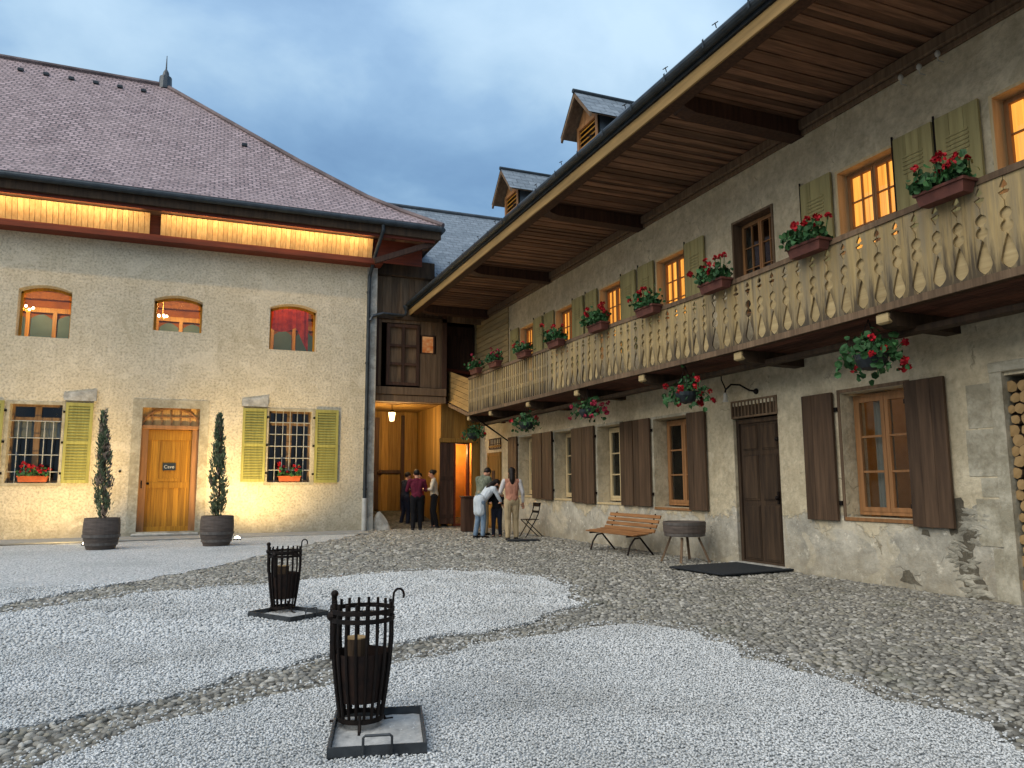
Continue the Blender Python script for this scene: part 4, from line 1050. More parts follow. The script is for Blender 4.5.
# gallery floor, back wall, recess to the right
mb=MB(); mb.box(4.86,8.44,23.6,26.6,3.96,4.1); part('gallery_floor',mb,M['wood_deck'],wing)
mb=MB()
y=0; x=7.2
while x<8.44: mb.bbox(x,x+.19,23.92,23.96,4.1,6.62,.006); x+=.195
mb.bbox(7.45,8.2,23.87,23.92,4.12,6.3,.01)
for xa,xb in ((7.52,7.8),(7.86,8.13)):
    for za,zb2 in ((4.3,5.1),(5.2,6.2)): mb.bbox(xa,xb,23.85,23.87,za,zb2,.008)
part('recess_wall',mb,M['wood_dark'],wing)
mb=MB()
for k in range(4): mb.bar((7.2,23.72,4.62+k*.17),(8.3,23.72,4.5+k*.17),.03,.09)
part('slat_rail',mb,M['wood_red'],wing)
# plank-sided stair from balcony up to the gallery
mb=MB()
for k in range(6):
    h0=k*.17; mb.bar((7.38,24.25,4.2+h0+.08),(7.38,21.5,3.5+h0+.08),.035,.155)
st=part('stair_side',mb,M['wood_fascia'],wing); mb=MB()
for k in range(5): mb.box(7.42,8.4,21.6+k*.52,22.1+k*.52,3.55+k*.14,3.6+k*.14)
mb.bar((7.36,24.3,4.12),(7.36,21.45,3.42),.07,.1)
part('stair_tread',mb,M['wood_grey'],st)
# passage: planked walls, ceiling, doors
mb=MB()
y=23.52
while y<26.35:
    wd=random.uniform(.2,.28); y1=min(y+wd,26.4); mb.bbox(7.1,7.14,y,y1-.006,.0,3.95,.006); y+=wd
x=7.1
while x<8.42:
    wd=random.uniform(.18,.24); x1=min(x+wd,8.44)
    if x<7.5: mb.bbox(x,x1-.005,23.5,23.54,2.78,3.95,.006)
    elif x<8.04: mb.bbox(x,x1-.005,23.5,23.54,2.72,3.95,.006)
    else: mb.bbox(x,x1-.005,23.5,23.54,.0,3.95,.006)
    x+=wd
part('passage_planks',mb,M['wood_yellow'],wing)
mb=MB(); mb.bbox(7.02,8.2,23.4,23.52,2.7,2.84,.01); part('door_lintel',mb,M['wood_yellow'],wing)
mb=MB(); x=4.9
while x<7.1:
    wd=random.uniform(.24,.34); x1=min(x+wd,7.1); mb.bbox(x,x1-.006,26.4,26.44+random.uniform(0,.01),.4,3.95,.006); x+=wd
mb.box(4.84,4.88,23.3,26.4,0,3.95)
part('passage_back',mb,M['wood_yellow'],wing)
mb=MB(); mb.bbox(5.1,6.5,26.34,26.385,1.75,1.87,.01); mb.bbox(5.58,5.72,26.33,26.384,.5,3.7,.01); mb.bbox(6.5,6.62,26.33,26.39,.45,3.8,.01); mb.sph((5.75,26.3,1.8),.09,8,6); part('gate_bar',mb,M['wood_dark'],wing)
mb=MB(); 
for y in np.arange(23.6,26.4,.24): mb.box(4.88,7.1,y,y+.23,3.92,3.95)
part('passage_ceiling',mb,M['wood_yellow'],wing)
# brown plank leaf and lit doorway
mb=MB(lambda u,o,z:(u,23.48-o,z)); n=4
for k in range(n): mb.bbox(7.06+k*.115,7.06+(k+1)*.115-.005,.0,.04,.12,2.72,.006)
mb.box(7.08,7.5,.04,.055,1.5,1.62); mb.box(7.08,7.5,.04,.055,.3,.42); lf=part('door',mb,M['wood_dark'],wing); lf['label']='brown plank door leaf standing beside the bright orange doorway'
mb=MB(lambda u,o,z:(u,23.5-o,z)); frame(mb,7.53,8.06,.06,2.72,.05,.06,.2); part('door_frame',mb,M['wood_red'],wing)
mb=MB(); mb.box(7.4,8.4,25.0,25.04,0,2.9); mb.box(7.36,7.4,23.56,25.0,0,2.9); mb.box(8.4,8.43,23.56,25.0,0,2.9); mb.box(7.4,8.4,23.56,25.0,2.86,2.9); part('lit_hall',mb,M['room_orange'],wing)
lamp('hall_lamp','POINT',(7.8,24.4,2.45),30,(1,.62,.24),.1)
# sides and slate roof
mb=MB(); mb.box(4.84,8.4,26.46,26.6,-.1,8.0); part('rear_wall',mb,M['room_dark'],wing)
v=Vector((0,4,3.85)).normalized(); vb=Vector((0,-4,3.85)).normalized()
uvroof('roof',[([(4.7,23.32,8.1),(14.,23.32,8.1),(14.,27.2,11.8),(4.4,27.2,11.8)],(1,0,0),v),([(4.4,31.6,7.55),(14,31.6,7.55),(14,27.2,11.8),(4.4,27.2,11.8)],(1,0,0),vb)],M['slate_tiles'],wing)
mb=MB(); mb.tube([(4.4,27.2,11.83),(14,27.2,11.83)],.08,8); part('ridge_cap',mb,M['zinc'],wing)
# lantern
lan=thing('hanging_lantern','lit glass lantern hanging under the passage ceiling','lantern',(5.61,24.0,3.55))
x,y,z=5.61,24.0,3.55
mb=MB(); mb.tube([(x,y,z+.16),(x,y,3.92)],.01,6); mb.lathe([(.0,.2),(.05,.19),(.13,.13),(.135,.115)],(x,y,z),6)
for k in range(6):
    t=2*math.pi*k/6; mb.tube([(x+.12*math.cos(t),y+.12*math.sin(t),z+.115),(x+.075*math.cos(t),y+.075*math.sin(t),z-.15)],.008,5)
mb.lathe([(.075,-.17),(.08,-.15)],(x,y,z),6); part('lantern_frame',mb,M['iron'],lan)
mb=MB(); mb.lathe([(.07,-.148),(.11,.112)],(x,y,z),6); part('lantern_glass',mb,M['lantern_glow'],lan)
lamp('lantern_light','POINT',(x,y,z-.26),74,(1,.72,.34),.09)

# ---------------------------------------------------------------- plants
def leaf_add(mb,c,s,rng,flat=.3):
    d=Vector((rng.gauss(0,1),rng.gauss(0,1),rng.gauss(0,1)*flat+.5)).normalized(); a=d.orthogonal().normalized(); a.rotate(Matrix.Rotation(rng.uniform(0,6.28),3,d)); b=d.cross(a)
    c=Vector(c); pts=[c+a*s*math.cos(t)*1.05+b*s*math.sin(t)+d*s*.25*math.cos(2*t) for t in (0,1.05,2.1,3.14,4.19,5.24)]
    mb.add([tuple(p) for p in pts],[(0,1,2,3),(0,3,4,5)])
def flower_head(mb,c,r,rng):
    for k in range(16):
        d=Vector((rng.gauss(0,1),rng.gauss(0,1),rng.gauss(0,1))).normalized(); leaf_add(mb,Vector(c)+d*r*.75,r*.5,rng,1)
def geranium(name,label,cat,group,L,wid,h,nl,heads,trail,box=True,pet='petal',seed=0,boxmat='terracotta'):
    rng=random.Random(seed); t=thing(name,label,cat,(0,0,0),0,group)
    mb=MB()
    if box:
        e=.025; a,b,c,d=wid/2-.03,wid/2,L/2-.03,L/2
        mb.add([(-a,-c,0),(a,-c,0),(a,c,0),(-a,c,0),(-b,-d,h),(b,-d,h),(b,d,h),(-b,d,h),(-b+e,-d+e,h),(b-e,-d+e,h),(b-e,d-e,h),(-b+e,d-e,h),(-b+e,-d+e,h-.05),(b-e,-d+e,h-.05),(b-e,d-e,h-.05),(-b+e,d-e,h-.05)],
          [(3,2,1,0),(0,1,5,4),(1,2,6,5),(2,3,7,6),(3,0,4,7),(4,5,9,8),(5,6,10,9),(6,7,11,10),(7,4,8,11),(8,9,13,12),(9,10,14,13),(10,11,15,14),(11,8,12,15),(12,13,14,15)])
        mb.box(-b-.012,b+.012,-d-.012,d+.012,h-.035,h-.004)
        part('trough',mb,M[boxmat],t)
    else:
        mb.lathe([(.06,-.02),(.13,.0),(.19,.1),(.2,.16),(.185,.16),(.17,.13)],(0,0,0),16); part('pot',mb,M['zinc_dark'],t)
        mb=MB()
        for k in range(3):
            q=2*math.pi*k/3; mb.tube([(.19*math.cos(q),.19*math.sin(q),.15),(0,0,trail)],.006,5)
        part('hanger',mb,M['iron'],t)
    fo=MB(); st=MB(); fl=MB()
    for k in range(nl):
        if box: p=Vector((rng.gauss(-.03,wid*.42),rng.uniform(-L*.52,L*.52),h+abs(rng.gauss(.04,.09))))
        else:
            q=rng.uniform(0,6.28); rr=min(.34,abs(rng.gauss(0,.2))); p=Vector((rr*math.cos(q),rr*math.sin(q)*1.25,.17+rng.gauss(.02,.10)-max(0,rr-.2)*.7))
        leaf_add(fo,p,rng.uniform(.026,.05),rng)
    for k in range(heads):
        if box: p=Vector((rng.gauss(-.06,.1),rng.uniform(-L*.55,L*.55),h+rng.uniform(.1,.36)))
        else:
            q=rng.uniform(0,6.28); rr=rng.uniform(.12,.4); p=Vector((rr*math.cos(q),rr*math.sin(q)*1.25,.2+rng.uniform(-.22,.16)))
        base=Vector((p.x*.5,p.y*.85,h if box else .17)); st.tube([tuple(base),tuple(base.lerp(p,.6)+Vector((0,0,.02))),tuple(p)],.006,4,False)
        fl=MB(); flower_head(fl,p,rng.uniform(.036,.058),rng); part('flower',fl,M[pet],t)
    part('foliage',fo,M['leaf'],t); part('stems',st,M['leaf'],t)
    return t
BG='flower troughs along the balcony rail'
BOX=[(5.44,4.36,11,'biggest red geranium trough, nearest on the balcony rail under the right lit window','petal',150),
 (7.42,4.36,9,'geranium trough on balcony rail beside the lit window with a visible lamp','petal',150),
 (9.37,4.36,12,'full red geranium trough on balcony rail in front of the unlit window','petal',170),
 (11.27,4.36,9,'geranium trough on balcony rail right of the third lit window','petal',140),
 (13.11,4.40,9,'straggling geranium trough between third and fourth lit windows','petal',170),
 (15.06,4.40,9,'bushy geranium trough below the middle small lit window','petal',190),
 (16.88,4.44,6,'small dark geranium trough below the farthest narrow lit window','petal',110),
 (18.87,4.48,10,'red geranium trough before the far board cladding on the balcony','petal_pink',170),
 (20.4,4.50,8,'farthest geranium trough at the end of the balcony rail','petal_pink',150)]
for k,(y,z,hd,lab,pt,nl) in enumerate(BOX):
    t=geranium('flower_trough',lab,'flower box',BG,.58,.2,.15,int(nl*1.5),hd,0,True,pt,20+k)
    t.location=(BX-.16,y,z+sag(y)*.6-.02); t.rotation_euler=(0,0,0)
HB=[(6.76,2.72,'big hanging basket with red flowers above the right ground window','petal',300,16),
 (10.56,2.70,'hanging basket trailing bright red flowers left of the wall bracket','petal',170,16),
 (14.06,2.74,'pinkish hanging basket above the middle ground floor shutters','petal_pink',170,14),
 (17.31,2.72,'sparse green hanging basket above the farthest ground window','petal',170,4),
 (21.32,2.70,'bushy green hanging basket at the balcony end by the orange doorway','petal',230,3)]
for k,(y,z,lab,pt,nl,hd) in enumerate(HB):
    t=geranium('hanging_basket',lab,'hanging basket','hanging baskets under the balcony',0,0,.16,nl,hd,zb_(y)-.05-z,False,pt,50+k)
    t.location=(BX+.08,y,z)
for k,(x,z,L,lab) in enumerate(((-4.0,1.47,.68,'terracotta flower box with bright red flowers in the left barred window'),(2.38,1.47,.62,'terracotta flower box with thin red flowers in the right barred window'))):
    t=geranium('flower_box',lab,'flower box','flower boxes on the manor window sills',L,.2,.16,110,16 if k==0 else 10,0,True,'petal',70+k,'terracotta_bright')
    t.location=(x,D+.03,z); t.rotation_euler=(0,0,R(90))
# barrel planters with columnar cypresses
def planter(x,y,label):
    t=thing('barrel_planter',label,'planter',(x,y,0),0,'barrel planters flanking the manor door')
    mb=MB(); n=28
    prof_=[(.27,.0),(.30,.08),(.345,.22),(.365,.40),(.36,.56),(.345,.68),(.32,.68),(.31,.60)]
    mb.lathe(prof_,(x,y,0),n); part('staves',mb,M['planter'],t)
    mb=MB()
    for z,r_ in ((.13,.322),(.30,.366)): mb.lathe([(r_-.01,z-.03),(r_+.008,z-.028),(r_+.010,z+.028),(r_-.01,z+.03)],(x,y,0),n)
    part('hoop',mb,M['hoop'],t)
    mb=MB(); mb.lathe([(.0,.615),(.31,.61)],(x,y,0),n,False); part('soil',mb,M['room_dark'],t)
planter(-1.92,18.75,'dark barrel planter left of the orange manor door'); planter(.40,18.75,'dark barrel planter right of the orange manor door')
def cypress(x,y,top,rmax,dry,seed,label,lean=0.):
    rng=random.Random(seed); t=thing('cypress_tree',label,'tree',(x,y,.61),0,'columnar cypresses in the planters')
    mb=MB(); mb.tube([(x,y,.61),(x+.02,y,1.2),(x+lean*.6,y,top-.4),(x+lean,y,top-.05)],[.028,.022,.014,.005],7)
    for k in range(26):
        z=rng.uniform(.8,top-.4); q=rng.uniform(0,6.28); r=rmax*.8; mb.tube([(x+lean*(z/top),y,z),(x+lean*(z/top)+r*.6*math.cos(q),y+r*.6*math.sin(q),z+.16),(x+lean*z/top+r*.75*math.cos(q),y+r*.75*math.sin(q),z+.36)],[.008,.006,.003],4)
    part('trunk',mb,M['bark'],t)
    green=MB(); brown=MB(); H=top-.68
    for c in range(210):
        s=rng.random()**.85; z=.70+H*s; prof_=(.55+.45*min(1,s/.25)) if s<.25 else (1-((s-.25)/.75)**1.6)
        R_=rmax*max(.12,prof_)*rng.uniform(.3,1.12); q=rng.uniform(0,6.28); cx,cy=x+lean*s+R_*math.cos(q),y+R_*math.sin(q)
        isdry = rng.random() < dry*(1 if math.cos(q-.3)>0 else .35)
        tgt=brown if isdry else green
        for k in range(13):
            p=Vector((cx+rng.gauss(0,.022),cy+rng.gauss(0,.022),z+rng.gauss(0,.06))); d=Vector((rng.gauss(0,.35)+.3*math.cos(q),rng.gauss(0,.35)+.3*math.sin(q),1)).normalized()
            a=d.orthogonal().normalized(); a.rotate(Matrix.Rotation(rng.uniform(0,6.28),3,d)); L=rng.uniform(.05,.11); w_=rng.uniform(.007,.014)
            tgt.add([tuple(p-a*w_),tuple(p+d*L*.5-a*w_*1.3),tuple(p+d*L),tuple(p+d*L*.5+a*w_*1.3),tuple(p+a*w_)],[(0,1,2,3,4)])
    part('crown',green,M['cypress'],t); part('dry_foliage',brown,M['cypress_dry'],t)
cypress(-1.92,18.75,2.84,.165,.6,3,'thin brownish cypress left of the orange manor door',-.1)
cypress(.40,18.75,2.90,.175,.15,4,'fuller green cypress right of the orange manor door',-.06)

# ---------------------------------------------------------------- fire baskets
def fire_basket(x,y,rz,label,traylabel,loglabel,seed,tx,ty_):
    t=thing('fire_basket',label,'fire basket',(x,y,0),0,'iron fire baskets in the courtyard')
    c,s=math.cos(rz),math.sin(rz)
    prof_=[(.115,.07),(.135,.2),(.155,.36),(.166,.50),(.165,.60),(.163,.70)]
    rr=random.Random(seed); n=18; bars=MB()
    for k in range(n):
        q=rz+2*math.pi*k/n; pts=[(x+r*math.cos(q),y+r*math.sin(q),z) for r,z in prof_]
        bars.tube(pts,.0085,6)
    part('bars',bars,M['iron'],t)
    rings=MB()
    for z,r in ((.61,.172),(.655,.171),(.078,.121)):
        N=28; rings.lathe([(r-.006,z-.012),(r+.006,z-.012),(r+.006,z+.012),(r-.006,z+.012),(r-.006,z-.012)],(x,y,0),N,False)
    pieces('ring',rings,M['iron'],t)
    mb=MB(); mb.lathe([(.122,.17),(.132,.25),(.147,.36),(.152,.43)],(x,y,0),24,False); mb.lathe([(.0,.18),(.124,.175)],(x,y,0),24,False); part('liner',mb,M['rusty_iron'],t)
    mb=MB()
    for q in (rz+.5,rz+2.6,rz+4.7):
        mb.tube([(x+.115*math.cos(q),y+.115*math.sin(q),.12),(x+.13*math.cos(q),y+.13*math.sin(q),.07),(x+.155*math.cos(q),y+.155*math.sin(q),.035),(x+.2*math.cos(q),y+.2*math.sin(q),.032)],.009,6)
    part('feet',mb,M['iron'],t)
    q=rz-.35; mb=MB(); hx,hy=x+.168*math.cos(q),y+.168*math.sin(q)
    mb.tube([(hx,hy,.62),(hx+.01,hy,.7),(hx+.012,hy,.73),*[(hx+.042-.03*math.cos(R(q_)),hy,.735+.035*math.sin(R(q_))) for q_ in range(20,211,19)]],.0065,6); part('hook',mb,M['iron'],t)
    q=rz+2.75; mb=MB(); mb.tube([(x+.168*math.cos(q),y+.168*math.sin(q),.45),(x+.175*math.cos(q),y+.2*math.sin(q),.73)],.016,8); mb.sph((x+.175*math.cos(q),y+.175*math.sin(q),.735),.022,8,6); mb.sph((x+.175*math.cos(q),y+.175*math.sin(q),.66),.026,8,6)
    q=rz+3.4; mb.sph((x+.172*math.cos(q),y+.172*math.sin(q),.63),.03,8,6); mb.tube([(x+.167*math.cos(q),y+.167*math.sin(q),.4),(x+.172*math.cos(q),y+.172*math.sin(q),.67)],.013,8); part('socket',mb,M['iron'],t)
    # tray
    def TT(u,v,z): return (tx+u*c-v*s, ty_+u*s+v*c, z)
    ty=thing('drip_tray',traylabel,'tray',(tx,ty_,0),0,'steel trays under the fire baskets'); hw=.245; hd=.33
    mb=MB(TT); mb.box(-hw,hw,-hd,hd,.018,.028)
    for a,b,c_,d in ((-hw,hw,-hd,-hd+.012),(-hw,hw,hd-.012,hd),(-hw,-hw+.012,-hd+.012,hd-.012),(hw-.012,hw,-hd+.012,hd-.012)): mb.box(a,b,c_,d,.0,.075)
    part('pan',mb,M['steel_tray'],ty)
    mb=MB(TT); mb.tube([(-.07,-hd-.012,.04),(-.07,-hd-.02,.12),(-.06,-hd-.022,.13),(.06,-hd-.022,.13),(.07,-hd-.02,.12),(.07,-hd-.012,.04)],.007,6); part('handle',mb,M['steel_tray'],ty)
    mb=MB(TT); V=[];N=12
    for i in range(N+1):
        for j in range(N+1):
            u=-hw+.015+(2*hw-.03)*i/N; v=-hd+.015+(2*hd-.03)*j/N; V.append((u,v,.03+rr.uniform(0,.008)))
    F=[(i*(N+1)+j,(i+1)*(N+1)+j,(i+1)*(N+1)+j+1,i*(N+1)+j+1) for i in range(N) for j in range(N)]
    mb.add(V,F); part('ash',mb,M['ash'],ty)
    lg=thing('firewood_log',loglabel,'log',(x,y,.2))
    lx,ly=x-.045*c+.02*s,y-.045*s-.03*c
    mb=MB(); mb.tube([(lx,ly,.18),(lx+.01,ly,.3),(lx+.01,ly,.505)],[.058,.057,.06],9); part('bark',mb,M['bark'],lg)
    mb=MB(); mb.tube([(lx+.01,ly,.5055),(lx+.01,ly,.511)],.0605,9); part('cut_end',mb,M['log_end'],lg)
fire_basket(.885,4.42,R(-13),'near iron fire basket with a log, closest to the camera','square steel ash tray under the near fire basket','split log standing in the near fire basket',1,.945,4.24)
fire_basket(.875,8.6,R(33),'far iron fire basket standing back on the gravel','steel ash tray turned cornerwise under the far fire basket','pale log standing in the far fire basket',2,.90,8.32)

# ---------------------------------------------------------------- bench, table, mat, chair
bx,by=8.0,13.35
bench=thing('park_bench','wooden slatted bench with black iron legs against the wall','bench',(7.85,by,0))
mb=MB()
for x_,z_ in ((7.50,.385),(7.585,.395),(7.67,.40),(7.755,.41),(7.84,.425)): mb.bbox(x_-.036,x_+.036,12.4,14.3,z_,z_+.03,.008)
part('seat',mb,M['wood_bench'],bench)
mb=MB()
for k in range(4):
    x_=7.93+k*.045; z_=.47+k*.085; mb.bar((x_,12.4,z_),(x_,14.3,z_),.03,.065,(.4,0,1))
part('backrest',mb,M['wood_bench'],bench)
for y_ in (12.62,14.08):
    mb=MB(); mb.tube([(7.46,y_,.02),(7.52,y_,.2),(7.62,y_,.33),(7.74,y_,.34),(7.86,y_,.2),(8.02,y_,.02)],.019,7); mb.tube([(7.44,y_,.37),(7.7,y_,.375),(7.87,y_,.4),(7.95,y_,.46),(8.1,y_,.78)],.016,7); part('leg',mb,M['iron'],bench)
tb=thing('barrel_table','small table made of a cut barrel on four splayed legs','table',(7.86,11.35,0))
x,y=7.86,11.35
mb=MB(); mb.lathe([(.335,.45),(.36,.52),(.368,.60),(.362,.70),(.34,.70),(.335,.67),(.0,.665)],(x,y,0),28); part('tub',mb,M['planter'],tb)
mb=MB()
for z_,r_ in ((.48,.349),(.665,.369)): mb.lathe([(r_-.012,z_-.022),(r_+.004,z_-.022),(r_+.004,z_+.022),(r_-.012,z_+.022)],(x,y,0),28)
part('hoop',mb,M['hoop'],tb)
for q in (R(45),R(135),R(225),R(315)):
    mb=MB(); mb.bar((x+.24*math.cos(q),y+.24*math.sin(q),.43),(x+.42*math.cos(q),y+.42*math.sin(q),0.),.042,.032); part('leg',mb,M['wood_grey'],tb)
mb=MB(); mb.bbox(-.72,.72,-.62,.62,.0,.028,.008); mo=part('doormat',mb,M['mat_rubber'],None,loc=(0,0,0)); mo.location=(7.72,9.93,.028); mo.rotation_euler=(0,0,R(5)); tag(mo,'large dark rubber doormat before the dark panelled door','doormat')
mb=MB(); mb.bbox(-.38,.38,-.22,.22,.0,.022,.006); mo=part('floor_grate',mb,M['mat_rubber'],None,loc=(0,0,0)); mo.location=(7.2,17.0,.03); mo.rotation_euler=(0,0,R(-20)); tag(mo,'small dark flat mat behind the woman in the peach vest','mat')
ch=thing('folding_chair','black folding bistro chair against the wall beside the standing group','chair',(8.02,18.3,0))
x,y=8.02,18.35
for s_ in (-.2,.2):
    mb=MB(); mb.tube([(x-.27,y+s_,.0),(x+.02,y+s_,.45),(x+.1,y+s_,.62),(x+.16,y+s_,.88)],.013,6); part('leg',mb,M['iron'],ch)
    mb=MB(); mb.tube([(x+.25,y+s_*.85,.0),(x-.24,y+s_*.85,.45)],.012,6); part('leg',mb,M['iron'],ch)
mb=MB()
for k in range(6): xx=x-.24+k*.062; mb.bbox(xx,xx+.05,y-.19,y+.19,.445,.462,.005)
part('seat',mb,M['iron'],ch); mb=MB(); mb.bbox(x+.12,x+.145,y-.2,y+.2,.78,.88,.006); mb.bbox(x+.09,x+.115,y-.2,y+.2,.62,.68,.006); part('backrest',mb,M['iron'],ch)
cab=thing('wooden_box','narrow brown wooden chest beside the orange doorway','box',(7.35,21.0,0))
mb=MB(); mb.bbox(7.0,7.4,20.8,21.15,0.03,.98,.012); part('body',mb,M['wood_dark'],cab); mb=MB(); mb.bbox(6.97,7.43,20.77,21.18,.985,1.03,.01); part('lid',mb,M['wood_dark'],cab)
mb=MB(); rg=random.Random(9); n_=8; V=[]
for r_,z_,ox in ((.27,-.02,0),(.26,.12,-.01),(.2,.3,-.04),(.12,.45,-.08),(.04,.55,-.1)):
    for k in range(n_): V.append((5.13+ox+r_*1.1*rg.uniform(.85,1.12)*math.cos(2*math.pi*k/n_),23.02+r_*.8*rg.uniform(.85,1.12)*math.sin(2*math.pi*k/n_),z_+rg.uniform(-.02,.02)))
mb.add(V,[(i*n_+k,i*n_+(k+1)%n_,(i+1)*n_+(k+1)%n_,(i+1)*n_+k) for i in range(4) for k in range(n_)]+[tuple(range(4*n_,5*n_)),tuple(range(n_-1,-1,-1))])
tag(part('guard_stone',mb,M['grey_stone'],None,False,(5.13,23.02,0)),'pale pointed guard stone at the foot of the manor corner','stone')
# wall bracket with bell
wb=thing('wall_bracket','curved black iron bracket on the wall above the dark panelled door','bracket',(W,10.2,2.9))
mb=MB(TX); mb.tube([(10.02,0,2.86),(10.08,.1,2.88),(10.2,.2,2.98),(10.34,.26,3.0),(10.46,.28,2.93),(10.48,.28,2.88)],.016,7); mb.sph((10.02,.01,2.86),.05,8,6); mb.tube([(10.46,.28,2.93),(10.62,.24,3.12),(10.72,.16,3.27)],.011,6); part('arm',mb,M['iron'],wb)
mb=MB(TX); mb.lathe([(.0,0),(.03,-.02),(.035,-.12),(.05,-.16)],(10.48,.28,2.88),10); part('lamp_shade',mb,M['porcelain'],wb)
# uplights at the planters
for k,(x,y,tx,tz,e,lab) in enumerate(((-2.36,20.1,-4.2,2.3,470,'bright ground spotlight near the left planter'),(.92,20.5,1.6,2.3,550,'bright ground spotlight near the right planter'))):
    t=thing('ground_spotlight',lab,'spotlight',(x,y,0),0,'ground spotlights lighting the manor wall')
    mb=MB(); mb.lathe([(.09,.0),(.095,.03),(.09,.05),(.075,.05)],(x,y,0),16); part('housing',mb,M['iron'],t)
    mb=MB(); mb.sph((x,y,.05),.07,12,8,(1,1,.75)); part('lens',mb,M['spot_lens'],t)
    lamp('spotlight_beam','SPOT',(x,y,.14),e,(1,.68,.27),.06,(tx,D,tz),98)
lamp('spotlight_beam','SPOT',(.30,20.6,.12),170,(1,.62,.2),.06,(-.8,D,1.9),70)

# ---------------------------------------------------------------- firewood stack (each log a thing)
rng=random.Random(12); proto=None; row=0; z=.0
z=.03
while z<2.45:
    r0=rng.uniform(.064,.072); y=5.80-(.0 if row%2 else .05); col=0
    while y>5.1:
        r_=rng.uniform(.05,.082); x=W+.02+rng.uniform(-.025,.025); zz=z+r0+rng.uniform(-.006,.006)
        t=thing('firewood_log','round firewood log in the stack behind the grey timber jamb','log',(x,y,zz),0,'firewood logs stacked in the wall opening')
        mb=MB(); n=9; ph=rng.uniform(0,6.28); pts=[(r_*(1+.14*rng.uniform(-1,1))*math.cos(ph+2*math.pi*k/n),r_*(1+.14*rng.uniform(-1,1))*math.sin(ph+2*math.pi*k/n)) for k in range(n)]
        mb.prism(pts,lambda p:(x+.002,y+p[0],zz+p[1]),lambda p:(x+.4,y+p[0],zz+p[1])); part('bark',mb,M['bark'],t)
        mb=MB(); mb.prism([(p[0]*.93,p[1]*.93) for p in pts],lambda p:(x-.003,y+p[0],zz+p[1]),lambda p:(x+.0015,y+p[0],zz+p[1])); part('cut_end',mb,M['log_end'],t)
        y-=2*r_*1.0+.004; col+=1
    z+=r0*1.82; row+=1

